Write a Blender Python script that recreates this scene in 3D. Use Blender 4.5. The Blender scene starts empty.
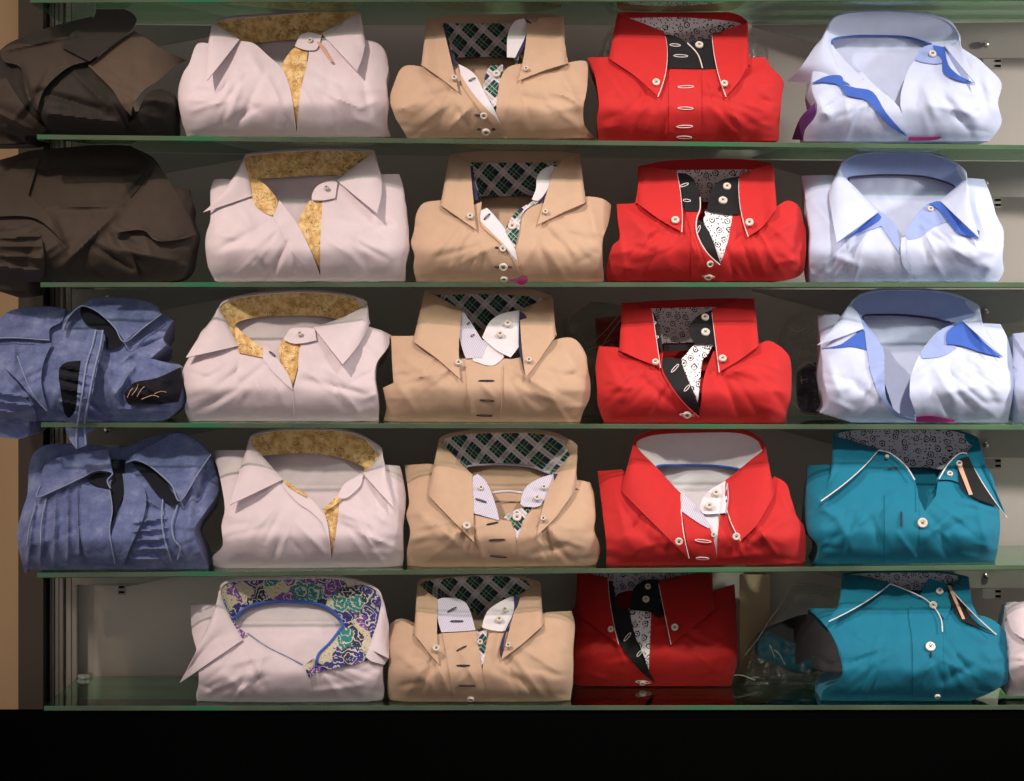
import bpy, math, random
from mathutils import Vector, Matrix, noise
from mathutils.geometry import delaunay_2d_cdt
SC = bpy.context.scene
COL = SC.collection
W, H = 1024, 781
F = 2840.0        # focal length in pixels
D = 3.7           # metres from the camera to the front edge of the shelves
HY = 308.0        # height of the eye in the picture
CZ = 1.50
PX = D / F        # one pixel on the plane of the shelf fronts, metres
SHELF_D = 0.30
WALL_Y = 0.335

def pt(px, py, d=0.0):
    k = (D + d) / F
    return Vector(((px - 512) * k, d, CZ + (HY - py) * k))

# ------------------------------------------------------------------ materials
def new_mat(name):
    m = bpy.data.materials.new(name); m.use_nodes = True
    nt = m.node_tree; b = nt.nodes['Principled BSDF']
    return m, nt, b
def N(nt, t, **kw):
    n = nt.nodes.new(t)
    for k, v in kw.items():
        if hasattr(n, k): setattr(n, k, v)
        else: n.inputs[k].default_value = v
    return n
def L(nt, a, b): nt.links.new(a, b)
def ramp(nt, fac, stops, interp='LINEAR'):
    r = nt.nodes.new('ShaderNodeValToRGB'); r.color_ramp.interpolation = interp
    e = r.color_ramp.elements
    while len(e) < len(stops): e.new(0.5)
    for i, (p, c) in enumerate(stops):
        e[i].position = p; e[i].color = (*c, 1) if len(c) == 3 else c
    L(nt, fac, r.inputs[0]); return r.outputs[0]
def math_(nt, op, a, b=None, c=None):
    n = nt.nodes.new('ShaderNodeMath'); n.operation = op
    for i, v in enumerate((a, b, c)):
        if v is None: continue
        if isinstance(v, (int, float)): n.inputs[i].default_value = v
        else: L(nt, v, n.inputs[i])
    return n.outputs[0]
def mix(nt, fac, a, b):
    n = nt.nodes.new('ShaderNodeMix'); n.data_type = 'RGBA'
    for i, v in ((0, fac), (6, a), (7, b)):
        if isinstance(v, (int, float)): n.inputs[i].default_value = v
        elif isinstance(v, tuple): n.inputs[i].default_value = (*v, 1)
        else: L(nt, v, n.inputs[i])
    return n.outputs[2]
def uvn(nt): return nt.nodes.new('ShaderNodeTexCoord').outputs['UV']
def mapping(nt, vec, scale=(1, 1, 1), rot=0, loc=(0, 0, 0)):
    n = nt.nodes.new('ShaderNodeMapping'); L(nt, vec, n.inputs[0])
    n.inputs['Scale'].default_value = scale; n.inputs['Rotation'].default_value = (0, 0, rot); n.inputs['Location'].default_value = loc
    return n.outputs[0]
def cloth_finish(nt, b, rough=.75, sheen=.25, wr=.0013, wscale=22, weave=True):
    b.inputs['Roughness'].default_value = rough
    b.inputs['Sheen Weight'].default_value = sheen
    b.inputs['Specular IOR Level'].default_value = .3
    tc = nt.nodes.new('ShaderNodeTexCoord')
    mp = mapping(nt, tc.outputs['Object'], (1, 1, .6))
    n = N(nt, 'ShaderNodeTexNoise'); n.inputs['Scale'].default_value = wscale; n.inputs['Detail'].default_value = 2; n.inputs['Distortion'].default_value = .8
    L(nt, mp, n.inputs['Vector'])
    bp = nt.nodes.new('ShaderNodeBump'); bp.inputs['Strength'].default_value = 1; bp.inputs['Distance'].default_value = wr
    L(nt, n.outputs[0], bp.inputs['Height'])
    n2 = N(nt, 'ShaderNodeTexNoise'); n2.inputs['Scale'].default_value = 900; n2.inputs['Detail'].default_value = 1
    L(nt, tc.outputs['Object'], n2.inputs['Vector'])
    b2 = nt.nodes.new('ShaderNodeBump'); b2.inputs['Strength'].default_value = .25; b2.inputs['Distance'].default_value = .0004
    L(nt, n2.outputs[0], b2.inputs['Height']); L(nt, bp.outputs[0], b2.inputs['Normal'])
    L(nt, b2.outputs[0], b.inputs['Normal'])
def cloth(name, col, rough=.75, sheen=.12, **kw):
    m, nt, b = new_mat(name)
    tc = nt.nodes.new('ShaderNodeTexCoord')
    n = N(nt, 'ShaderNodeTexNoise'); n.inputs['Scale'].default_value = 60; n.inputs['Detail'].default_value = 3
    L(nt, tc.outputs['Object'], n.inputs['Vector'])
    c2 = tuple(x * .9 for x in col)
    L(nt, mix(nt, n.outputs[0], tuple(min(1, x * 1.05) for x in col), c2), b.inputs['Base Color'])
    cloth_finish(nt, b, rough, sheen, **kw)
    return m
def plain(name, col, rough=.5, metal=0, spec=.5):
    m, nt, b = new_mat(name)
    b.inputs['Base Color'].default_value = (*col, 1); b.inputs['Roughness'].default_value = rough
    b.inputs['Metallic'].default_value = metal; b.inputs['Specular IOR Level'].default_value = spec
    return m
def m_plaid():
    m, nt, b = new_mat('plaid_cloth')
    v = mapping(nt, uvn(nt), (1, 1, 1), math.radians(42))
    s = nt.nodes.new('ShaderNodeSeparateXYZ'); L(nt, v, s.inputs[0])
    def stripe(x, per, off, w, soft=.02):
        f = math_(nt, 'FRACT', math_(nt, 'ADD', math_(nt, 'DIVIDE', x, per), off))
        d = math_(nt, 'ABSOLUTE', math_(nt, 'SUBTRACT', f, .5))
        return math_(nt, 'LESS_THAN', d, w / per / 2)
    c = (.012, .018, .045)
    out = None
    for ax in (0, 1):
        x = s.outputs[ax]
        g = stripe(x, 2.5, .0, 1.0)
        cc = mix(nt, math_(nt, 'MULTIPLY', g, .35), c if out is None else out, (.015, .07, .08))
        wv = stripe(x, 2.5, .5, .75)
        cc = mix(nt, math_(nt, 'MULTIPLY', wv, .66), cc, (.72, .62, .68))
        for o in (.41, .59):
            cc = mix(nt, math_(nt, 'MULTIPLY', stripe(x, 2.5, o, .12), .7), cc, (.75, .70, .72))
        cc = mix(nt, math_(nt, 'MULTIPLY', stripe(x, 2.5, .18, .10), .8), cc, (.12, .50, .22))
        cc = mix(nt, math_(nt, 'MULTIPLY', stripe(x, 2.5, .0, .08), .7), cc, (.60, .55, .30))
        out = cc
    L(nt, out, b.inputs['Base Color']); cloth_finish(nt, b, .8, .1, wr=.0004)
    return m
def m_floral(name='floral_cloth', base=(.84, .80, .84), ink=(.015, .012, .03)):
    m, nt, b = new_mat(name)
    uv = uvn(nt)
    dn = N(nt, 'ShaderNodeTexNoise'); dn.inputs['Scale'].default_value = 2.2; L(nt, uv, dn.inputs['Vector'])
    dv = nt.nodes.new('ShaderNodeVectorMath'); dv.operation = 'MULTIPLY_ADD'
    L(nt, dn.outputs['Color'], dv.inputs[0]); dv.inputs[1].default_value = (.55, .55, 0); L(nt, uv, dv.inputs[2])
    c = None
    def vor(scale, rnd=.75):
        v = nt.nodes.new('ShaderNodeTexVoronoi'); v.voronoi_dimensions = '2D'; v.inputs['Scale'].default_value = scale; v.inputs['Randomness'].default_value = rnd
        L(nt, dv.outputs[0], v.inputs['Vector']); return v.outputs['Distance'], v.outputs['Color']
    d1, c1 = vor(.72)
    ring = math_(nt, 'LESS_THAN', math_(nt, 'ABSOLUTE', math_(nt, 'SUBTRACT', d1, .24)), .045)
    dot = math_(nt, 'LESS_THAN', d1, .08)
    d2, c2 = vor(1.8)
    ring2 = math_(nt, 'LESS_THAN', d2, .17)
    far = math_(nt, 'GREATER_THAN', d1, .40)
    ink_f = math_(nt, 'MAXIMUM', math_(nt, 'MAXIMUM', ring, dot), math_(nt, 'MULTIPLY', ring2, far))
    L(nt, mix(nt, ink_f, base, ink), b.inputs['Base Color']); cloth_finish(nt, b, .8, .1, wr=.0003)
    return m
def m_gold():
    m, nt, b = new_mat('gold_map_print_cloth')
    uv = uvn(nt)
    n1 = N(nt, 'ShaderNodeTexNoise'); n1.inputs['Scale'].default_value = .9; n1.inputs['Detail'].default_value = 6; n1.inputs['Roughness'].default_value = .65
    L(nt, uv, n1.inputs['Vector'])
    c = ramp(nt, n1.outputs[0], [(.3, (.38, .19, .06)), (.46, (.66, .40, .15)), (.58, (.82, .60, .30)), (.8, (.72, .50, .32))])
    n2 = N(nt, 'ShaderNodeTexNoise'); n2.inputs['Scale'].default_value = 1.1; n2.inputs['Detail'].default_value = 5; n2.inputs['Distortion'].default_value = 1.5
    L(nt, uv, n2.inputs['Vector'])
    n3 = N(nt, 'ShaderNodeTexNoise'); n3.inputs['Scale'].default_value = .35; L(nt, uv, n3.inputs['Vector'])
    k = math_(nt, 'MULTIPLY', math_(nt, 'LESS_THAN', math_(nt, 'ABSOLUTE', math_(nt, 'SUBTRACT', n2.outputs[0], .5)), .017), math_(nt, 'GREATER_THAN', n3.outputs[0], .50))
    L(nt, mix(nt, math_(nt, 'MULTIPLY', k, .75), c, (.08, .05, .04)), b.inputs['Base Color']); cloth_finish(nt, b, .8, .1, wr=.0003)
    return m
def m_paisley():
    m, nt, b = new_mat('multicolour_paisley_cloth')
    uv = uvn(nt)
    dn = N(nt, 'ShaderNodeTexNoise'); dn.inputs['Scale'].default_value = .8; dn.inputs['Detail'].default_value = 2; L(nt, uv, dn.inputs['Vector'])
    dv = nt.nodes.new('ShaderNodeVectorMath'); dv.operation = 'MULTIPLY_ADD'
    L(nt, dn.outputs['Color'], dv.inputs[0]); dv.inputs[1].default_value = (2.2, 2.2, 0); L(nt, uv, dv.inputs[2])
    v = nt.nodes.new('ShaderNodeTexVoronoi'); v.voronoi_dimensions = '2D'; v.inputs['Scale'].default_value = .55; L(nt, dv.outputs[0], v.inputs['Vector'])
    sep = nt.nodes.new('ShaderNodeSeparateColor'); L(nt, v.outputs['Color'], sep.inputs[0])
    c = ramp(nt, sep.outputs[0], [(0, (.03, .03, .20)), (.25, (.55, .48, .36)), (.45, (.02, .20, .20)), (.6, (.18, .06, .30)), (.8, (.02, .025, .06))], 'CONSTANT')
    w = math_(nt, 'FRACT', math_(nt, 'MULTIPLY', v.outputs['Distance'], 3.2))
    c = mix(nt, math_(nt, 'MULTIPLY', math_(nt, 'LESS_THAN', w, .25), .9), c, (.62, .56, .46))
    n2 = N(nt, 'ShaderNodeTexNoise'); n2.inputs['Scale'].default_value = 3.5; n2.inputs['Detail'].default_value = 3; L(nt, uv, n2.inputs['Vector'])
    c = mix(nt, math_(nt, 'GREATER_THAN', n2.outputs[0], .64), c, (.60, .54, .45))
    c = mix(nt, math_(nt, 'LESS_THAN', n2.outputs[0], .36), c, (.05, .02, .05))
    L(nt, c, b.inputs['Base Color']); cloth_finish(nt, b, .7, .1, wr=.0003)
    return m
def m_stripe():
    m, nt, b = new_mat('lilac_stripe_cloth')
    s = nt.nodes.new('ShaderNodeSeparateXYZ'); L(nt, mapping(nt, uvn(nt), rot=.5), s.inputs[0])
    f = math_(nt, 'LESS_THAN', math_(nt, 'FRACT', math_(nt, 'MULTIPLY', s.outputs[0], 4)), .35)
    L(nt, mix(nt, math_(nt, 'MULTIPLY', f, .6), (.62, .58, .70), (.30, .30, .45)), b.inputs['Base Color']); cloth_finish(nt, b, .75, .1, wr=.0004)
    return m
def m_denim():
    m, nt, b = new_mat('washed_denim')
    tc = nt.nodes.new('ShaderNodeTexCoord')
    n = N(nt, 'ShaderNodeTexNoise'); n.inputs['Scale'].default_value = 35; n.inputs['Detail'].default_value = 6; n.inputs['Roughness'].default_value = .7
    L(nt, tc.outputs['Object'], n.inputs['Vector'])
    c = ramp(nt, n.outputs[0], [(.3, (.09, .12, .27)), (.52, (.16, .20, .42)), (.75, (.32, .36, .60))])
    n2 = N(nt, 'ShaderNodeTexNoise'); n2.inputs['Scale'].default_value = 600; L(nt, tc.outputs['Object'], n2.inputs['Vector'])
    c = mix(nt, math_(nt, 'MULTIPLY', n2.outputs[0], .35), c, (.03, .05, .12))
    L(nt, c, b.inputs['Base Color']); cloth_finish(nt, b, .85, .2, wr=.0032, wscale=45)
    return m
def m_film():
    m, nt, b = new_mat('clear_plastic_film')
    out = nt.nodes['Material Output']; nt.nodes.remove(b)
    tr = nt.nodes.new('ShaderNodeBsdfTransparent'); tr.inputs[0].default_value = (.90, .90, .88, 1)
    gl = nt.nodes.new('ShaderNodeBsdfGlossy'); gl.inputs['Roughness'].default_value = .28; gl.inputs[0].default_value = (1, 1, 1, 1)
    tc = nt.nodes.new('ShaderNodeTexCoord')
    n = N(nt, 'ShaderNodeTexNoise'); n.inputs['Scale'].default_value = 30; n.inputs['Detail'].default_value = 4; n.inputs['Distortion'].default_value = 2.5
    L(nt, tc.outputs['Object'], n.inputs['Vector'])
    bp = nt.nodes.new('ShaderNodeBump'); bp.inputs['Distance'].default_value = .012; L(nt, n.outputs[0], bp.inputs['Height']); L(nt, bp.outputs[0], gl.inputs['Normal'])
    mx = nt.nodes.new('ShaderNodeMixShader'); mx.inputs[0].default_value = .15
    L(nt, tr.outputs[0], mx.inputs[1]); L(nt, gl.outputs[0], mx.inputs[2]); L(nt, mx.outputs[0], out.inputs[0])
    return m
def m_glass():
    m, nt, b = new_mat('shelf_glass')
    out = nt.nodes['Material Output']; nt.nodes.remove(b)
    tr = nt.nodes.new('ShaderNodeBsdfTransparent'); tr.inputs[0].default_value = (.93, .97, .94, 1)
    gl = nt.nodes.new('ShaderNodeBsdfGlossy'); gl.inputs['Roughness'].default_value = .02; gl.inputs[0].default_value = (.85, .95, .88, 1)
    fr = nt.nodes.new('ShaderNodeFresnel'); fr.inputs[0].default_value = 1.25
    mx = nt.nodes.new('ShaderNodeMixShader'); L(nt, fr.outputs[0], mx.inputs[0])
    L(nt, tr.outputs[0], mx.inputs[1]); L(nt, gl.outputs[0], mx.inputs[2]); L(nt, mx.outputs[0], out.inputs[0])
    return m
def m_glass_edge(name='shelf_glass_edge', opaque=.75):
    m, nt, b = new_mat(name)
    out = nt.nodes['Material Output']
    b.inputs['Base Color'].default_value = (.10, .22, .13, 1); b.inputs['Roughness'].default_value = .15
    tc = nt.nodes.new('ShaderNodeTexCoord')
    n = N(nt, 'ShaderNodeTexNoise'); n.inputs['Scale'].default_value = 6; L(nt, mapping(nt, tc.outputs['Object'], (1, 1, .01)), n.inputs['Vector'])
    L(nt, ramp(nt, n.outputs[0], [(.35, (.055, .085, .055)), (.55, (.10, .15, .09)), (.7, (.03, .20, .09))]), b.inputs['Base Color'])
    tr = nt.nodes.new('ShaderNodeBsdfTransparent'); tr.inputs[0].default_value = (.5, .8, .6, 1)
    mx = nt.nodes.new('ShaderNodeMixShader'); mx.inputs[0].default_value = opaque
    L(nt, tr.outputs[0], mx.inputs[1]); L(nt, b.outputs[0], mx.inputs[2]); L(nt, mx.outputs[0], out.inputs[0])
    return m
def wallmat(name, c1, c2, rough=.6, scale=3):
    m, nt, b = new_mat(name)
    tc = nt.nodes.new('ShaderNodeTexCoord')
    n = N(nt, 'ShaderNodeTexNoise'); n.inputs['Scale'].default_value = scale; n.inputs['Detail'].default_value = 5
    L(nt, tc.outputs['Object'], n.inputs['Vector'])
    L(nt, mix(nt, n.outputs[0], c1, c2), b.inputs['Base Color']); b.inputs['Roughness'].default_value = rough
    return m

M = dict(
    lilac=cloth('pale_lilac_cotton', (.72, .615, .67)), beige=cloth('beige_twill', (.55, .37, .26)), red=cloth('red_cotton', (.55, .020, .022), sheen=.05),
    white=cloth('pale_blue_white_cotton', (.56, .62, .84)), teal=cloth('teal_cotton', (.003, .165, .27), sheen=.08), black=cloth('black_brown_cotton', (.022, .017, .014), sheen=.05, wr=.003), brown=cloth('dark_brown_cotton', (.085, .058, .042), sheen=.05, wr=.003), umber=cloth('umber_cotton', (.046, .033, .026), sheen=.05, wr=.003),
    blue=cloth('royal_blue_cotton', (.045, .12, .50), sheen=.1), paleblue=cloth('pale_blue_shaded_cotton', (.30, .38, .70)),  # the paler blue carries painted shade in collar insides, lapels and facings
    gold=m_gold(), plaid=m_plaid(), floral=m_floral(), floralgrey=m_floral('grey_floral_cloth', (.58, .54, .66)), paisley=m_paisley(), stripe=m_stripe(), denim=m_denim(),
    blackcloth=cloth('black_cotton', (.010, .010, .012), sheen=0, wr=.0006), navy=cloth('navy_cotton', (.03, .025, .08), wr=.0004), tan=cloth('tan_cotton_and_highlight', (.60, .36, .26), wr=.0004),
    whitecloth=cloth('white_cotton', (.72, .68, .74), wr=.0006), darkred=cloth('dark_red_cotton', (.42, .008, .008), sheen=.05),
    purple=cloth('purple_cotton', (.10, .02, .16)), magenta=plain('magenta_plastic', (.45, .01, .20), .35), pearl=plain('pearl_button', (.70, .62, .55), .2),
    thread_dark=plain('dark_thread', (.02, .018, .03), .8), thread_white=plain('white_thread', (.78, .70, .70), .7), film=m_film(),
    denimlight=cloth('light_denim_edge', (.26, .32, .48)), denimshade=cloth('denim_shade', (.004, .005, .012), sheen=0),  # the near-black one paints shade into neck openings, folds and slots
)

# ------------------------------------------------------------------ geometry helpers
def cr(pts, n, closed=False):
    """Catmull-Rom through points (tuples of any size), n samples per span."""
    out = []; m = len(pts)
    rng = range(m) if closed else range(m - 1)
    for i in rng:
        if closed: p0, p1, p2, p3 = pts[i-1], pts[i], pts[(i+1) % m], pts[(i+2) % m]
        else: p0, p1, p2, p3 = pts[max(i-1, 0)], pts[i], pts[i+1], pts[min(i+2, m-1)]
        for k in range(n):
            t = k / n
            out.append(tuple(.5*((2*b)+(-a+c)*t+(2*a-5*b+4*c-d)*t*t+(-a+3*b-3*c+d)*t**3) for a, b, c, d in zip(p0, p1, p2, p3)))
    if not closed: out.append(tuple(pts[-1]))
    return out
def resample(poly, step):
    out = []
    for i in range(len(poly)):
        a, b = poly[i], poly[(i+1) % len(poly)]
        l = math.hypot(b[0]-a[0], b[1]-a[1]); n = max(1, round(l/step))
        for k in range(n): out.append((a[0]+(b[0]-a[0])*k/n, a[1]+(b[1]-a[1])*k/n))
    return out
def inside(p, poly):
    x, y = p; c = False; j = len(poly)-1
    for i in range(len(poly)):
        xi, yi = poly[i]; xj, yj = poly[j]
        if (yi > y) != (yj > y) and x < (xj-xi)*(y-yi)/(yj-yi)+xi: c = not c
        j = i
    return c
def triangulate(poly, step):
    """poly in px -> (verts2d, tris) with an interior grid"""
    xs = [p[0] for p in poly]; ys = [p[1] for p in poly]
    pts = [Vector(p) for p in poly]; n = len(pts)
    edges = [(i, (i+1) % n) for i in range(n)]
    y = min(ys)+step*.5; r = 0
    while y < max(ys):
        x = min(xs)+step*(.25 if r % 2 else .75)
        while x < max(xs):
            if inside((x, y), poly): pts.append(Vector((x, y)))
            x += step
        y += step*.87; r += 1
    vs, es, fs, *_ = delaunay_2d_cdt(pts, edges, [], 0, 1e-4)
    tris = []
    for f in fs:
        c = (sum(vs[i].x for i in f)/len(f), sum(vs[i].y for i in f)/len(f))
        if inside(c, poly): tris.append(list(f))
    used = sorted({i for f in tris for i in f}); mp = {i: k for k, i in enumerate(used)}
    return [(vs[i].x, vs[i].y) for i in used], [[mp[i] for i in f] for f in tris]
CAP = [None]      # height of the underside of the shelf above the shirt in hand
def link(name, verts, faces, mat, parent=None, uvs=None, smooth=True, sharp=42, mats=None, fm=None):
    me = bpy.data.meshes.new(name)
    off = parent.location if parent else Vector((0, 0, 0))
    if CAP[0]:
        verts = [Vector(v) for v in verts]
        for v in verts:
            if v.y > -.002: v.z = min(v.z, CAP[0](v.x))
    me.from_pydata([tuple(Vector(v)-off) for v in verts], [], faces)
    if uvs:
        ul = me.uv_layers.new(name='uv')
        for lp in me.loops: ul.data[lp.index].uv = uvs[lp.vertex_index]
    for mm in (mats or [mat]): me.materials.append(mm)
    if fm:
        for p, k in zip(me.polygons, fm): p.material_index = k
    me.validate(); me.update()
    if smooth:
        me.polygons.foreach_set('use_smooth', [True]*len(me.polygons))
        me.set_sharp_from_angle(angle=math.radians(sharp))
    import bmesh
    bm = bmesh.new(); bm.from_mesh(me); bmesh.ops.recalc_face_normals(bm, faces=bm.faces); bm.to_mesh(me); bm.free()
    o = bpy.data.objects.new(name, me); COL.objects.link(o)
    if parent: o.parent = parent
    return o
def boundary(tris):
    cnt = {}
    for f in tris:
        for i in range(len(f)):
            a, b = f[i], f[(i+1) % len(f)]
            k = (min(a, b), max(a, b)); cnt[k] = None if k in cnt else (a, b)
    return [v for v in cnt.values() if v]
def sheet(name, poly, dfn, mat, parent, th=.0016, step=3.0, zmin=None, smooth_poly=True, uvoff=(0, 0)):
    """A cloth sheet: outline in px, depth from dfn(px, py), real thickness."""
    if smooth_poly: poly = chaikin(poly)
    poly = resample(poly, step)
    v2, tr = triangulate(poly, step)
    vs = [pt(x, y, dfn(x, y)) for x, y in v2]
    n = len(vs)
    bk = [v + Vector((0, th, 0)) for v in vs]
    if zmin is not None:
        for v in vs+bk: v.z = max(v.z, zmin(v.x)+.0006)
    faces = list(tr) + [[i+n for i in reversed(f)] for f in tr]
    for a, b in boundary(tr): faces.append([b, a, a+n, b+n])
    uv = [(v.x*100+uvoff[0], v.z*100+uvoff[1]) for v in vs]*2
    return link(name, vs+bk, faces, mat, parent, uv)
def chaikin(poly, keep=()):
    """smooth an outline but keep its corners: curves pass through every point"""
    n = len(poly); P_ = [p[:2] for p in poly]; cor = []
    for i in range(n):
        a, b, c = P_[i-1], P_[i], P_[(i+1) % n]
        t = abs((math.atan2(c[1]-b[1], c[0]-b[0])-math.atan2(b[1]-a[1], b[0]-a[0])+math.pi) % (2*math.pi)-math.pi)
        if len(poly[i]) > 2 or i in keep or t > math.radians(58): cor.append(i)
    if not cor: return cr(P_, 4, True)
    out = []
    for q, i in enumerate(cor):
        j = cor[(q+1) % len(cor)]
        if j <= i: j += n
        seg = [P_[k % n] for k in range(i, j+1)]
        out += cr(seg, 4)[:-1] if len(seg) > 2 else [seg[0]]
    return out
def tube(name, pts, r, mat, parent=None, seg=6, closed=False):
    vs, fs = [], []
    n = len(pts); pts = [Vector(p) for p in pts]
    for i, p in enumerate(pts):
        a = pts[i-1] if (i > 0 or closed) else pts[i]; b = pts[(i+1) % n] if (i < n-1 or closed) else pts[i]
        t = (b-a).normalized(); u = t.cross(Vector((0, 1, 0)));
        if u.length < 1e-4: u = Vector((1, 0, 0))
        u.normalize(); w = t.cross(u)
        rr = r[i] if isinstance(r, (list, tuple)) else r
        for k in range(seg):
            q = 2*math.pi*k/seg; vs.append(p+u*math.cos(q)*rr+w*math.sin(q)*rr)
    for i in range(n if closed else n-1):
        for k in range(seg):
            j = (i+1) % n
            fs.append([i*seg+k, i*seg+(k+1) % seg, j*seg+(k+1) % seg, j*seg+k])
    if not closed: fs.append(list(range(seg))); fs.append([(n-1)*seg+k for k in reversed(range(seg))])
    return link(name, vs, fs, mat, parent, sharp=60)
def box(name, x0, x1, y0, y1, z0, z1, mat, parent=None, bev=0.0, rot=0):
    import bmesh
    bm = bmesh.new(); bmesh.ops.create_cube(bm, size=1)
    for v in bm.verts: v.co = Vector(((x0+x1)/2+v.co.x*(x1-x0), (y0+y1)/2+v.co.y*(y1-y0), (z0+z1)/2+v.co.z*(z1-z0)))
    if bev: bmesh.ops.bevel(bm, geom=bm.edges[:], offset=bev, segments=2, affect='EDGES')
    off = parent.location if parent else Vector((0, 0, 0))
    for v in bm.verts: v.co -= off
    me = bpy.data.meshes.new(name); bm.to_mesh(me); bm.free(); me.materials.append(mat)
    o = bpy.data.objects.new(name, me); COL.objects.link(o)
    if parent: o.parent = parent
    return o
def empty(name, loc, label, cat, group=None):
    o = bpy.data.objects.new(name, None); COL.objects.link(o); o.location = loc; o.empty_display_size = .02
    o['label'] = label; o['category'] = cat
    if group: o['group'] = group
    return o
def tag(o, label, cat, group=None):
    o['label'] = label; o['category'] = cat
    if group: o['group'] = group
    return o
def struct(o): o['kind'] = 'structure'; return o

# shelf lines: y of the top of the glass edge at x=40 and x=1024
SHELF = {0: (-2, -4), 1: (134.5, 145.0), 2: (282.3, 282.3), 3: (422.5, 425.0), 4: (573, 565), 5: (706, 705)}
TH = 5*PX
def shelf_z(row):
    a, b = SHELF[row]; za = pt(40, a).z; zb = pt(1024, b).z; xa = pt(40, 0).x; xb = pt(1024, 0).x
    return lambda x: za+(zb-za)*(x-xa)/(xb-xa)

_sz = shelf_z
PROF = [(-10, .042), (0, .036), (8, .021), (18, .008), (31, .000), (42, .005), (58, .017), (74, .035), (90, .055), (105, .072), (120, .088), (150, .11)]
def prof(h):
    if h <= PROF[0][0]: return PROF[0][1]
    for i in range(len(PROF)-1):
        a, b = PROF[i], PROF[i+1]
        if h <= b[0]:                       # smooth through every point (finite-difference tangents)
            p, q = PROF[max(i-1, 0)], PROF[min(i+2, len(PROF)-1)]
            w = b[0]-a[0]; t = (h-a[0])/w
            m0 = (b[1]-p[1])/(b[0]-p[0])*w; m1 = (q[1]-a[1])/(q[0]-a[0])*w
            return (2*t**3-3*t*t+1)*a[1]+(t**3-2*t*t+t)*m0+(-2*t**3+3*t*t)*b[1]+(t**3-t*t)*m1
    return PROF[-1][1]
WT = [0, .22, .55, .9, 1, .9, .55, .22, 0]

def button(name, c, nrm, r, mat, parent):
    nrm = nrm.normalized(); u = nrm.cross(Vector((0, 0, 1))).normalized(); w = nrm.cross(u)
    prf = [(0, .0010), (.45, .0010), (.62, .0018), (.85, .0018), (1, .0008), (1, -.0012)]
    vs, fs = [c+nrm*.0010], []; seg = 16
    for rr, h in prf[1:]:
        for k in range(seg):
            a = 2*math.pi*k/seg; vs.append(c+(u*math.cos(a)+w*math.sin(a))*rr*r+nrm*h)
    for k in range(seg): fs.append([0, 1+k, 1+(k+1) % seg])
    for j in range(len(prf)-2):
        for k in range(seg):
            a = 1+j*seg; fs.append([a+k, a+seg+k, a+seg+(k+1) % seg, a+(k+1) % seg])
    b = link(name, vs, fs, mat, parent, sharp=35)
    if r > .0028:
        th = .22*r
        for sx, sy in ((1, 1), (1, -1)):
            p, q = c+nrm*.0016+(u*sx+w*sy)*th*1.2, c+nrm*.0016-(u*sx+w*sy)*th*1.2
            t = tube('thread', [p, q], .0004, M['thread_dark'], b if False else parent, seg=5)
            # the thread is a piece of the button
            t.parent = b; 
    return b

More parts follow.
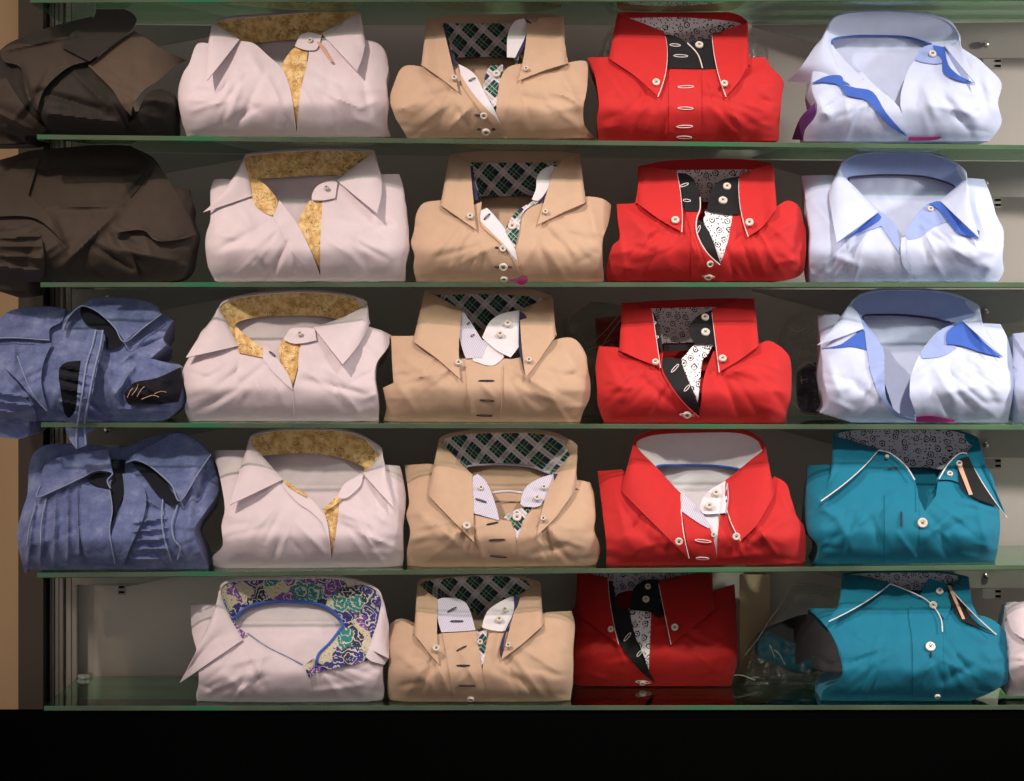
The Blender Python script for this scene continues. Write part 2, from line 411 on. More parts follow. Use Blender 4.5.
def shirt(label, group, row, ox, oy, s, S):
    """S: spec of one folded shirt, all outlines measured on it."""
    rnd = random.Random(hash_(label))
    c = lambda p: (ox+p[0]*s, oy+p[1]*s)+tuple(p[2:])
    cl = lambda ps: [c(p) for p in ps]
    mat = M[S['mat']]; d0 = S.get('d0', .012)
    bl, br = cl(S['bl']), cl(S['br'])
    if S['mat'] in ('lilac', 'white') and 'flare' not in S: S = dict(S, flare=.016)
    if S['mat'] == 'teal': S = dict(S, flare=.010)
    xs = [p[0] for p in bl+br]; xl, xr = min(xs), max(xs); xc = (xl+xr)/2; hw = (xr-xl)/2
    base = c((0, S['base']))[1]
    creases = [(*c(q[:2]), *c(q[2:4]), q[4]*s, q[5]*.001) for q in S.get('cr', [])]
    vb = bl[-1]
    # soft random creases that fan out from the neck and from the lower corners
    for k in range(S.get('rand', 18)):
        side = -1 if k % 2 else 1
        x0 = xc+side*rnd.uniform(.15, .55)*hw; y0 = base-rnd.uniform(30, 66)
        a = rnd.uniform(.2, 1.3)
        l = rnd.uniform(24, 58); creases.append((x0, y0, x0+side*math.cos(a)*l, y0+math.sin(a)*l, rnd.uniform(2.4, 5), rnd.choice((-1, 1))*rnd.uniform(.0010, .0024)))
    for k in range(8):
        side = -1 if k % 2 else 1
        x0 = xc+side*rnd.uniform(.8, 1.0)*hw; y0 = base-rnd.uniform(8, 60); l = rnd.uniform(12, 30); a = rnd.uniform(-.5, .5)
        creases.append((x0, y0, x0-side*math.cos(a)*l, y0+math.sin(a)*l, rnd.uniform(2.5, 4.5), rnd.choice((-1, 1))*rnd.uniform(.0008, .0020)))
    sd = rnd.uniform(0, 100); hcap = S.get('hcap', 200)
    def B(x, y):
        h = base-y
        d = d0-.016+prof(min(h, hcap))+.004
        u = abs(x-xc)/hw
        d += .030*min(u, 1.15)**9
        d += .0042*noise.noise(Vector((x*.022+sd, y*.030, sd)))+.0016*noise.noise(Vector((x*.07+sd, y*.06, sd+9)))
        for x0, y0, x1, y1, w, am in creases:
            dx, dy = x1-x0, y1-y0; ll = dx*dx+dy*dy
            t = ((x-x0)*dx+(y-y0)*dy)/ll
            if t < -.3 or t > 1.3: continue
            tt = min(1, max(0, t)); ex, ey = x-x0-dx*tt, y-y0-dy*tt
            q = (ex*ex+ey*ey)/(w*w)
            if q < 9:
                sg = (ex*dy-ey*dx)/math.sqrt(ll)/w      # one flank of a fold is steeper than the other
                d -= 1.4*am*math.exp(-q)*(1-.5*abs(2*tt-1))*(1+.55*math.tanh(2*sg))
        return d
    zf = shelf_z(row)
    up = _sz(row-1) if row > 0 else None
    CAP[0] = (lambda x: up(x)-TH-.0007) if up else None
    x_mid = pt(xc, base, d0).x
    root = empty('folded_shirt', (x_mid, d0, zf(x_mid)), label, 'shirt', group)
    # ---- torso
    poly = bl+br
    keep = (0, len(bl)-1, len(bl), len(poly)-1)
    pl = chaikin(poly, keep)
    st_ = S.get('step', 2.4)
    pr = resample(pl, st_)
    v2, tr = triangulate(pr, st_)
    vs = [pt(x, y, B(x, y)) for x, y in v2]
    for v in vs: v.z = max(v.z, zf(v.x)+.0005)
    n = len(vs)
    faces = list(tr); bd = boundary(tr)
    # torso carries on behind: every boundary vertex of the outside runs back to the rear of the fold; the neck edge only gets a hem
    notch = [p[:2] for p in (chaikin(bl, (0, len(bl)-1))[-S.get('nk', 4)*2:]+chaikin(br, (0, len(br)-1))[:S.get('nk', 4)*2])]
    yt = min(p[1] for p in poly)
    def is_neck(x, y):
        return any(abs(x-a)+abs(y-b) < .1 for a, b in ())
    bverts = sorted({i for e in bd for i in e})
    cxw, zb = x_mid, zf(x_mid)
    ringidx = {i: k for k, i in enumerate(bverts)}
    neck_l, neck_r = S.get('neck', (None, None))
    il, ir = c(bl_corner(S['bl'])), c(bl_corner(list(reversed(S['br']))))
    def neckish(i):
        x, y = v2[i]
        return il[0]-1 < x < ir[0]+1 and y < max(vb[1], br[0][1])+1 and y > yt-50 and (abs(y-base) > 6)
    layers = [(.004, 1, 1), (.02, 1.0, 1.0), (.07, .99, .985), (.13, .97, .93), (S.get('deep', .16), .93, .80)]
    prev = list(bverts); allv = list(vs)
    for (dd, sx, sz) in layers:
        st = len(allv)
        for k, i in enumerate(bverts):
            v = vs[i]
            if neckish(i):
                allv.append(Vector((v.x, v.y+min(dd, .0016), v.z)))
            else:
                y = max(v.y+.0005, min(v.y+dd, d0+S.get('deep', .16)+.02)) if dd < .02 else max(v.y+dd*.3, d0+dd)
                wob = .002*noise.noise(Vector((v.x*30, dd*40, v.z*40+sd)))
                nx = cxw+(v.x-cxw)*sx+wob; zz = zf(nx)+.0005; z0 = _sz(row)(v.x)
                allv.append(Vector((nx, y, max(zz, z0+(v.z-z0)*sz+wob))))
        cur = [st+k for k in range(len(bverts))]
        for a, b in bd:
            if neckish(a) and neckish(b) and dd > .004: continue
            faces.append([prev[ringidx[b]], prev[ringidx[a]], cur[ringidx[a]], cur[ringidx[b]]])
        prev = cur
    outer = [i for i in bverts if not neckish(i)]
    # rear cap: fan about its centre
    cen = sum((allv[prev[ringidx[i]]] for i in outer), Vector())/len(outer); allv.append(cen); ci = len(allv)-1
    for a, b in bd:
        if not (neckish(a) and neckish(b)): faces.append([prev[ringidx[b]], prev[ringidx[a]], ci])
    uv = [(v.x*100, v.z*100) for v in allv]
    link('torso', allv, faces, mat, root, uv, sharp=50)
    # ---- collar
    if 'T' in S:
        T, Nn = cl(S['T']), cl(S['N']); Ls = cl(S['L'])
        R = S.get('ring', .085)*.66
        dL, dR = B(*T[0])-.002, B(*T[8])-.002
        dL = min(dL, d0+.075); dR = min(dR, d0+.075)
        dfr = [dL+(dR-dL)*i/8 for i in range(9)]
        Td = [dfr[i]+WT[i]*R for i in range(9)]
        T3 = [(*T[i], Td[i]) for i in range(9)]
        N3 = [(*Nn[i], dfr[i]+.004+WT[i]*(R-.010)) for i in range(9)]
        lp = S.get('lip', 10); lp = lp if isinstance(lp, list) else [0, lp*.4, lp*.8, lp, lp, lp, lp*.8, lp*.4, 0]
        P3 = [(T[i][0]+(3 if i == 2 else -3 if i == 6 else 0)*s, T[i][1]+lp[i]*s, Td[i]-.004*(WT[i])+.0012*(1-WT[i])) for i in range(9)]
        hb = S.get('fall', 150)*s
        off = S.get('loff', .007)
        def ld(p, i, o=off): return B(*p)-o
        fl = S.get('flare', 0)
        L3 = [(*Ls[0], ld(Ls[0], 0)-fl), (*Ls[1], ld(Ls[1], 1)-fl*.5), (*Ls[2], min(Td[2], B(*Ls[2])-.004)),
              (T[2][0]*.8+T[3][0]*.2, Ls[2][1]+8*s, Td[3]+.012), (T[4][0], T[4][1]+hb, Td[4]+.014), (T[6][0]*.8+T[5][0]*.2, Ls[3][1]+8*s, Td[5]+.012),
              (*Ls[3], min(Td[6], B(*Ls[3])-.004)), (*Ls[4], ld(Ls[4], 7)-fl*.5), (*Ls[5], ld(Ls[5], 8)-fl)]
        nn = 9
        Tc, Nc, Pc, Lc = cr(T3, nn), cr(N3, nn), cr(P3, nn), cr(L3, nn)
        bow = S.get('bow', (0, 0)); m = len(Tc)
        rows = []
        K = 9
        for j in range(K+1):
            t = j/K; rowp = []
            for i in range(m):
                u = i/(m-1)
                a, b = Lc[i], Tc[i]
                bo = bow[0]*max(0, 1-u*9) + bow[1]*max(0, 1-(1-u)*9)
                bx = bo*s*4*t*(1-t)
                x, y, d = (a[q]+(b[q]-a[q])*t for q in range(3))
                x += bx
                d -= S.get('bulge', .007)*4*t*(1-t)*(1 if (u < .34 or u > .66) else -1)
                # keep the leaf outside the torso
                if u < .3 or u > .7:
                    lim = B(x, y)-.0035
                    if y > T[0 if u < .5 else 8][1]-6*s and d > lim and base-y < 100: d = lim-.0015*t
                rowp.append((x, y, d))
            rows.append(rowp)
        # roll over the fold
        for t in (.5, 1):
            rows.append([tuple(Tc[i][q]+(Pc[i][q]-Tc[i][q])*t + (-1.2 if q == 1 and t == .5 and 0 else 0) for q in range(3)) for i in range(m)])
        pts = [pt(*p) for r in rows for p in r]
        loft('collar', pts, len(rows), m, mat, root, th=-.0012)
        K2 = 6; rows2 = []
        for j in range(K2+1):
            t = j/K2
            rows2.append([tuple(Pc[i][q]+(Nc[i][q]-Pc[i][q])*t for q in range(3)) for i in range(m)])
        # tuck the lining just under the roll
        pts = [pt(x, y, d+.0006) for r in rows2 for x, y, d in r]
        loft('collar_lining', pts, K2+1, m, M[S['lin']], root, th=.0012, label=S.get('linlabel'))
        back = [pt(x, y, d-.0012) for x, y, d in Nc[2*nn-2:6*nn+3]]
        if S.get('seam'): tube('neck_seam', back, S.get('seamr', .0012), M[S['seam']], root)
        if S.get('pipe'):
            e0 = [pt(rows[j][0][0], rows[j][0][1], rows[j][0][2]-.0006) for j in range(K+1)]
            e8 = [pt(rows[j][m-1][0], rows[j][m-1][1], rows[j][m-1][2]-.0006) for j in range(K+1)]
            for e in (e0, e8): tube('piping', e, .0008, M[S['pipe']], root)
        # ---- yoke, the inside of the shirt's back below the collar
        nb = Nn[2:7]
        vbx, vby = vb[:2]
        yd_t = d0+.01+min(Td[4]-.008, .3)-d0; ytop = min(p[1] for p in nb)
        yd_b = B(vbx, vby)+.004
        top = [(x, y-3) for x, y, *_ in nb]
        def Y(x, y):
            t = max(0, min(1, (vby-y)/max(1, vby-ytop)))
            v = yd_b+(yd_t-yd_b)*t**.9+.0012*noise.noise(Vector((x*.1, y*.12, sd)))
            return max(v, B(x, y)+.0022) if y > ytop+2 else v
        wv = S.get('yw', 26)*s
        N0, N8 = Nn[0], Nn[8]
        lo = max(N0[1], N8[1])
        wd_ = S.get('yside', 9)
        yk = [(top[0][0]-wd_*.6, top[0][1])]+top[1:-1]+[(top[-1][0]+wd_*.6, top[-1][1]), (max(N8[0]+wd_, vbx+wv), N8[1]+2), (vbx+wv*.6, vby-1), (vbx, vby+3*s), (vbx-wv*.6, vby-1), (min(N0[0]-wd_, vbx-wv), N0[1]+2)]
        sheet('yoke', yk, Y, M[S.get('yoke', S['mat'])], root, th=.0014, step=3.5, zmin=zf)
    # ---- sewn-on pieces
    for P in S.get('P', []):
        nm, mt, of, ps = P[:4]; m2 = P[4] if len(P) > 4 else None
        of *= .001
        o = sheet(nm, cl(ps), lambda x, y: B(x, y)-of, M[mt], root, th=.0012, step=min(2.4, st_), zmin=None if nm in ('hanging_placket', 'hanging_cuff') or (nm == 'price_tag' and P[2] > 30) else zf)
        if m2: o['label'] = m2
    for x, y, r, of in S.get('Bt', []):
        p = c((x, y)); dd = B(*p)
        if 'T' in S and of > 50: of -= 50; dd = B(*p)
        gx = (B(p[0]+1, p[1])-B(p[0]-1, p[1]))/(2*PX); gy = (B(p[0], p[1]-1)-B(p[0], p[1]+1))/(2*PX)
        nrm = Vector((gx*.6, -1, gy*.8))
        if of >= 9: of += 4
        button('button', pt(*p, dd-of*.001), nrm, r*.92*s*PX, M['pearl'], root)
    for x0, y0, x1, y1, mt, of in S.get('St', []):
        a, b = c((x0, y0)), c((x1, y1)); L_ = math.hypot(b[0]-a[0], b[1]-a[1]); ux, uy = (b[0]-a[0])/L_, (b[1]-a[1])/L_
        loop = []
        wd = .62 if mt == 'thread_dark' else 1.2
        for k in range(14):
            q = 2*math.pi*k/14; e, f = math.cos(q)*L_/2, math.sin(q)*wd
            x = (a[0]+b[0])/2+ux*e-uy*f; y = (a[1]+b[1])/2+uy*e+ux*f
            loop.append(pt(x, y, B(x, y)-of*.001))
        tube('buttonhole', loop, .00055, M[mt], root, seg=5, closed=True)
    for mt, r, of, ps in S.get('Tb', []):
        q = cr([c(p) for p in ps], 6)
        tube('seam', [pt(x, y, B(x, y)-of*.001) for x, y in q], r*.001, M[mt], root)
    CAP[0] = None
    return root
def bl_corner(lst):
    """the marked neck corner of one side of the torso outline"""
    for p in lst:
        if len(p) > 2 and p[2] == 'k': return p[:2]
    return lst[-1][:2]
def hash_(t):
    h = 7
    for ch in t: h = (h*131+ord(ch)) % 1000003
    return h
def loft(name, pts, rows, cols, mat, parent, th=.0012, label=None):
    """pts row-major; a double-sided skin of thickness th (pushed along the surface normal)."""
    fs = []
    for j in range(rows-1):
        for i in range(cols-1):
            a = j*cols+i; fs.append([a, a+1, a+cols+1, a+cols])
    # normals
    nr = [Vector() for _ in pts]
    for f in fs:
        nv = (pts[f[1]]-pts[f[0]]).cross(pts[f[3]]-pts[f[0]])
        for i in f: nr[i] += nv
    n = len(pts)
    bk = [p+(q.normalized() if q.length > 0 else Vector((0, 1, 0)))*th for p, q in zip(pts, nr)]
    uv = []
    acc = [[0]*cols for _ in range(rows)]
    for j in range(rows):
        for i in range(cols):
            u = 0 if i == 0 else acc[j][i-1]+(pts[j*cols+i]-pts[j*cols+i-1]).length*100
            acc[j][i] = u
    mid = rows//2
    for j in range(rows):
        vv = 0
        for i in range(cols):
            vv = sum((pts[(q+1)*cols+i]-pts[q*cols+i]).length for q in range(j))*100
            p = pts[j*cols+i]; uv.append((p.x*100+p.y*35, p.z*100))
    faces = fs+[[i+n for i in reversed(f)] for f in fs]
    for i in range(cols-1):
        faces.append([i+1, i, i+n, i+1+n]); b = (rows-1)*cols; faces.append([b+i, b+i+1, b+i+1+n, b+i+n])
    for j in range(rows-1):
        a = j*cols; faces.append([a, a+cols, a+cols+n, a+n]); a = j*cols+cols-1; faces.append([a+cols, a, a+n, a+cols+n])
    o = link(name, pts+bk, faces, mat, parent, uv+uv, sharp=70)
    if label: o['label'] = label
    return o
A = .234375; Bq = .22461; Cc = .24414
GL, GB, GR, GW, GT = 'lilac shirts with open collars', 'beige button-down shirts', 'red button-down shirts', 'pale blue shirts with spread collars', 'teal shirts'
SH = []
def S_(label, group, row, ox, oy, s, **k): SH.append((label, group, row, ox, oy, s, k))

# ------------------------------------------------------------- lilac column
S_('lilac shirt with gold print lining, on the topmost full shelf', GL, 1, 160, 0, A, mat='lilac', lin='gold', base=582,
   bl=[(115, 582), (90, 500), (78, 430), (80, 370), (100, 310), (125, 270), (150, 200), (175, 182), (235, 190, 'k'), (300, 172), (345, 175), (400, 185), (455, 232), (525, 300), (560, 400), (583, 566, 1)],
   br=[(597, 400), (632, 250), (640, 190), (700, 160), (800, 170, 'k'), (872, 170), (930, 185), (962, 230), (975, 290), (965, 350), (972, 440), (970, 530), (985, 582)],
   T=[(338, 172), (275, 130), (226, 98), (300, 74), (520, 55), (760, 38), (850, 52), (775, 100), (690, 145)],
   L=[(203, 345), (206, 255), (214, 165), (872, 175), (862, 245), (840, 305)],
   N=[(345, 182), (365, 180), (390, 182), (440, 180), (500, 175), (585, 168), (640, 158), (670, 155), (692, 155)],
   P=[('placket_facing', 'gold', -2, [(548, 230), (585, 200), (632, 210), (612, 380), (588, 560), (565, 440), (520, 300)], 'gold print placket facing'),
      ('collar_band', 'lilac', 5, [(575, 195), (600, 150), (640, 138), (690, 150), (672, 205), (640, 215), (600, 208)]),
      ('collar_facing', 'tan', 8, [(668, 180), (690, 185), (738, 262), (722, 258)], 'tan edge under the collar leaf')],  # light orange highlight put in as a tan strip
   Bt=[(640, 172, 13, 8)], cr=[(380, 240, 450, 360, 22, 3), (340, 420, 420, 480, 18, -2), (455, 330, 540, 520, 16, 3), (860, 350, 890, 480, 18, -3)])
S_('lilac shirt with gold print lining, beside the slumped dark shirt of the second shelf', GL, 2, 180, 130, A, mat='lilac', lin='gold', base=645,
   bl=[(150, 645), (120, 580), (108, 500), (112, 440), (130, 380), (130, 260), (145, 212), (185, 208), (262, 215, 'k'), (310, 260), (395, 355), (430, 430), (500, 530), (598, 628, 1)],
   br=[(598, 480), (607, 330), (610, 280), (670, 225), (790, 200, 'k'), (850, 190), (935, 188), (950, 250), (962, 330), (978, 490), (965, 560), (960, 645)],
   T=[(305, 283), (290, 200), (272, 120), (330, 97), (560, 80), (780, 84), (825, 97), (750, 155), (670, 218)],
   L=[(100, 352), (172, 282), (258, 170), (850, 180), (858, 270), (840, 358)],
   N=[(392, 362), (408, 310), (345, 217), (400, 205), (560, 196), (650, 192), (690, 194), (690, 205), (672, 225)],
   P=[('collar_band', 'gold', 3, [(300, 200), (345, 219), (385, 255), (415, 300), (408, 340), (392, 366), (350, 345), (320, 320), (308, 285)], 'gold print collar band'),
      ('placket_facing', 'gold', -2, [(555, 300), (612, 302), (605, 400), (598, 600), (560, 520), (505, 410), (530, 340)], 'gold print placket facing'),
      ('placket', 'lilac', 2.5, [(397, 362), (412, 330), (424, 300), (500, 400), (560, 520), (600, 628), (540, 590), (470, 510), (430, 430)]),
      ('collar_band', 'lilac', 6, [(565, 270), (590, 235), (650, 215), (672, 225), (662, 290), (610, 300), (562, 298)])],
   Bt=[(625, 245, 12, 9)], cr=[(250, 330, 300, 420, 24, 3), (330, 560, 380, 620, 14, -3), (470, 520, 480, 610, 10, 2)])
S_('lilac shirt with gold print lining, on the middle shelf beside the crumpled denim', GL, 3, 170, 280, Bq, mat='lilac', lin='gold', base=628,
   bl=[(85, 628), (65, 570), (75, 520), (55, 430), (65, 380), (100, 320), (150, 215), (225, 200, 'k'), (300, 290), (410, 340), (450, 395), (510, 450), (546, 495, 1)],
   br=[(570, 400), (582, 290), (645, 215), (800, 190, 'k'), (880, 205), (985, 245), (970, 300), (920, 370), (910, 450), (925, 540), (930, 628)],
   T=[(300, 295), (255, 200), (222, 110), (330, 68), (560, 47), (760, 60), (878, 100), (780, 165), (640, 214)],
   L=[(72, 348), (128, 262), (205, 160), (882, 200), (830, 300), (768, 378)], bulge=.009,
   N=[(410, 343), (355, 290), (290, 202), (380, 167), (520, 158), (680, 162), (750, 178), (700, 196), (645, 222)],
   P=[('collar_band', 'gold', 3, [(285, 195), (330, 240), (380, 280), (412, 305), (410, 345), (360, 335), (308, 324), (296, 280)], 'gold print collar band'),
      ('placket_facing', 'gold', -2, [(495, 270), (580, 275), (570, 380), (545, 475), (500, 390), (485, 330)], 'gold print placket facing'),
      ('placket', 'lilac', 2.5, [(412, 345), (418, 300), (434, 300), (492, 370), (535, 440), (547, 492), (500, 450), (450, 398)]),
      ('collar_band', 'lilac', 6, [(505, 264), (520, 240), (540, 216), (600, 212), (645, 217), (652, 268), (600, 280), (545, 282)])],
   Bt=[(578, 238, 13, 9)], St=[(442, 318, 470, 340, 'thread_dark', 5)], Tb=[('lilac', .9, .6, [(548, 495), (552, 560), (552, 620)])],
   cr=[(370, 430, 410, 560, 20, 3), (300, 460, 360, 600, 24, -2.5), (455, 450, 500, 560, 14, 3), (840, 300, 900, 330, 20, 3)])
S_('lilac shirt with gold print lining, beside the pleated denim shirt', GL, 4, 190, 420, Bq, mat='lilac', lin='gold', base=660,
   bl=[(110, 660), (100, 610), (145, 560), (140, 470), (155, 390), (130, 240), (100, 135), (262, 135, 'k'), (330, 230), (415, 268), (470, 300), (530, 345), (590, 420), (618, 510), (630, 620, 1)],
   br=[(645, 540), (662, 400), (665, 340), (715, 270), (800, 215, 'k'), (855, 200), (930, 210), (955, 300), (957, 400), (948, 500), (952, 600), (945, 660)],
   T=[(412, 267), (340, 185), (266, 92), (330, 50), (500, 37), (700, 48), (850, 120), (830, 185), (770, 240)],
   L=[(178, 380), (212, 270), (246, 160), (856, 205), (884, 300), (905, 392)],
   N=[(415, 272), (370, 222), (318, 166), (420, 151), (560, 151), (680, 172), (768, 206), (776, 218), (772, 244)],
   P=[('placket_facing', 'gold', -2, [(590, 395), (660, 345), (665, 385), (650, 500), (634, 610), (615, 470)], 'gold print placket facing'),
      ('placket', 'lilac', 2.5, [(412, 268), (440, 285), (520, 335), (585, 405), (612, 460), (630, 615), (600, 480), (540, 410), (480, 370), (420, 300)]),
      ('piping', 'gold', 4.5, [(410, 262), (440, 280), (524, 334), (520, 345), (440, 298)]),
      ('collar_band', 'gold', 5, [(590, 405), (640, 350), (690, 300), (722, 275), (715, 315), (680, 350), (630, 390)], 'gold print edge'),
      ('collar_band', 'lilac', 6, [(655, 345), (690, 282), (770, 242), (760, 290), (722, 330), (690, 350)])],
   cr=[(480, 470, 600, 600, 18, 3), (450, 540, 500, 600, 14, -2), (820, 420, 900, 480, 26, 3)])
S_('white shirt with wide open collar lined in colourful paisley, on the lowest shelf', GL, 5, 170, 560, Bq, mat='lilac', lin='paisley', base=647,
   bl=[(125, 647), (118, 600), (128, 540), (122, 420), (98, 320), (90, 200), (215, 195, 'k'), (300, 330), (345, 330), (430, 395), (520, 440), (600, 478), (614, 545, 1)],
   br=[(625, 500), (650, 485), (760, 475), (860, 455), (930, 400, 'k'), (960, 420), (945, 500), (950, 600), (935, 647)],
   T=[(322, 358), (265, 255), (222, 130), (290, 85), (500, 75), (750, 75), (930, 135), (930, 260), (885, 395)],
   L=[(45, 547), (110, 420), (200, 255), (962, 265), (972, 350), (972, 440)], lip=12,
   N=[(345, 332), (300, 290), (292, 255), (380, 198), (560, 184), (700, 212), (768, 290), (735, 370), (655, 470)], ring=.09,
   P=[('collar_band', 'paisley', 5, [(650, 500), (655, 440), (720, 362), (775, 300), (900, 330), (885, 395), (860, 452), (740, 480)], 'paisley collar lining'),
      ('collar_band', 'paisley', 4, [(596, 470), (640, 438), (655, 460), (640, 505), (618, 525)], 'paisley placket corner'),
      ('placket', 'lilac', 1.6, [(430, 396), (520, 440), (600, 478), (628, 560), (628, 640), (470, 640), (440, 560), (412, 490)]),
      ('collar_facing', 'lilac', 9, [(885, 395), (930, 390), (972, 440), (955, 466), (900, 452), (870, 430)])],
   seam='blue', seamr=.0022, Tb=[('blue', 1.8, 7, [(768, 295), (715, 365), (662, 420), (648, 478)]), ('denimlight', 1.0, 3, [(345, 325), (430, 385), (520, 430), (592, 466)])],
   cr=[(240, 520, 330, 600, 26, 3), (330, 430, 400, 560, 20, -3), (640, 590, 860, 560, 16, 2)])

# ------------------------------------------------------------- beige column
S_('beige shirt with plaid lining and white button tab, on the topmost full shelf', GB, 1, 380, 0, .2246, mat='beige', lin='plaid', base=614,
   bl=[(125, 614), (80, 540), (55, 480), (42, 440), (60, 380), (90, 310), (130, 290), (200, 300, 'k'), (300, 340), (348, 300), (372, 365), (440, 440), (480, 480), (516, 515, 1)],
   br=[(522, 430), (545, 330), (612, 285), (800, 290, 'k'), (830, 280), (900, 270), (925, 290), (920, 400), (905, 480), (912, 560), (960, 614)],
   T=[(280, 112), (240, 95), (212, 82), (320, 74), (510, 68), (700, 66), (812, 72), (740, 80), (655, 84)],
   L=[(350, 412), (270, 350), (188, 290), (830, 285), (720, 320), (615, 362)], lip=[0, 8, 20, 30, 36, 32, 20, 8, 0], bow=(0, 10),
   N=[(352, 300), (340, 280), (335, 258), (400, 254), (460, 254), (520, 254), (585, 254), (600, 270), (607, 290)],
   P=[('collar_facing', 'navy', 4, [(276, 115), (300, 108), (302, 180), (320, 235), (348, 290), (335, 290), (305, 240), (280, 180)], 'navy inside edge of the collar'),
      ('collar_band', 'whitecloth', 6, [(565, 255), (568, 160), (596, 98), (640, 82), (658, 110), (645, 170), (622, 215), (602, 257)], 'white button tab'),
      ('collar_facing', 'navy', 7, [(645, 82), (672, 100), (676, 130), (650, 190), (618, 250), (606, 262), (628, 205), (652, 150), (656, 112)], 'navy inside edge of the collar'),
      ('placket_facing', 'plaid', -2, [(470, 330), (490, 292), (548, 288), (545, 340), (528, 410), (516, 508), (490, 450), (460, 400)], 'plaid placket facing'),
      ('placket_facing', 'whitecloth', 2, [(350, 285), (400, 312), (432, 345), (465, 410), (515, 500), (562, 612), (500, 540), (440, 455), (372, 368)], 'white placket facing'),
      ('placket', 'beige', 3.2, [(350, 300), (358, 330), (410, 410), (470, 480), (520, 530), (566, 613), (552, 613), (500, 555), (430, 470), (365, 375)])],
   Bt=[(330, 345, 15, 10), (650, 305, 13, 10), (518, 328, 20, 3), (462, 515, 18, 3), (472, 588, 22, 3)],
   St=[(395, 360, 424, 346, 'thread_dark', 4), (422, 512, 444, 514, 'thread_dark', 1), (484, 512, 500, 512, 'thread_dark', 1), (434, 575, 450, 577, 'thread_dark', 1), (498, 576, 512, 577, 'thread_dark', 1)],
   cr=[(160, 340, 260, 480, 30, 3), (300, 440, 380, 560, 20, -3), (700, 380, 760, 500, 26, -3), (800, 330, 880, 480, 22, 4), (560, 400, 540, 560, 20, 2)])
S_('beige plaid-lined shirt with a pink tag at its hem, on the second full shelf', GB, 2, 400, 130, .2176, mat='beige', lin='plaid', base=697,
   bl=[(75, 697), (62, 630), (68, 570), (50, 520), (65, 460), (75, 390), (110, 335), (200, 322, 'k'), (300, 350), (376, 330), (374, 420), (440, 480), (490, 530), (527, 575, 1)],
   br=[(530, 500), (560, 400), (640, 330), (800, 320, 'k'), (850, 305), (930, 315), (970, 345), (960, 420), (930, 510), (930, 600), (935, 697)],
   T=[(322, 158), (280, 138), (232, 112), (330, 103), (520, 98), (700, 98), (822, 108), (770, 130), (715, 154)],
   L=[(350, 460), (270, 405), (190, 345), (850, 335), (740, 385), (630, 438)], lip=[0, 14, 32, 46, 52, 50, 32, 14, 0],
   N=[(376, 330), (365, 310), (366, 303), (440, 305), (500, 304), (560, 300), (610, 297), (630, 305), (642, 322)],
   P=[('collar_facing', 'navy', 4, [(305, 172), (336, 162), (342, 230), (362, 320), (345, 322), (308, 240)], 'navy inside edge of the collar'),
      ('collar_facing', 'navy', 5, [(690, 160), (722, 160), (719, 215), (690, 270), (655, 325), (640, 330), (690, 240), (708, 190)], 'navy inside edge of the collar'),
      ('collar_band', 'whitecloth', 6, [(605, 320), (625, 270), (628, 225), (650, 185), (700, 160), (712, 180), (702, 222), (680, 270), (640, 322)], 'white button tab'),
      ('collar_band', 'plaid', 3, [(485, 455), (530, 380), (600, 332), (640, 318), (650, 330), (600, 350), (560, 390), (548, 460), (528, 540), (505, 500)], 'plaid placket facing'),
      ('placket_facing', 'whitecloth', 2, [(372, 370), (400, 358), (440, 400), (500, 480), (532, 560), (550, 655), (500, 565), (440, 500), (374, 430)], 'white placket facing'),
      ('placket', 'beige', 3.2, [(368, 375), (372, 418), (436, 484), (500, 552), (552, 660), (546, 610), (505, 565), (445, 505), (375, 440)]),
      ('price_tag', 'magenta', 41, [(498, 688), (535, 680), (562, 668), (584, 672), (588, 690), (575, 708), (550, 712), (530, 698), (505, 696)], 'pink plastic tag')],
   Bt=[(322, 395, 17, 10), (668, 375, 14, 10), (515, 440, 22, 5), (472, 545, 17, 3), (475, 630, 22, 3), (478, 684, 18, 3)],
   St=[(385, 412, 414, 384, 'thread_dark', 4), (438, 540, 452, 541, 'thread_dark', 1), (438, 630, 454, 631, 'thread_dark', 1), (498, 630, 514, 631, 'thread_dark', 1)],
   cr=[(150, 380, 300, 470, 34, 3), (360, 500, 420, 620, 18, 2), (860, 340, 900, 500, 26, 4), (720, 400, 780, 520, 30, -3), (640, 470, 560, 620, 22, 2)])
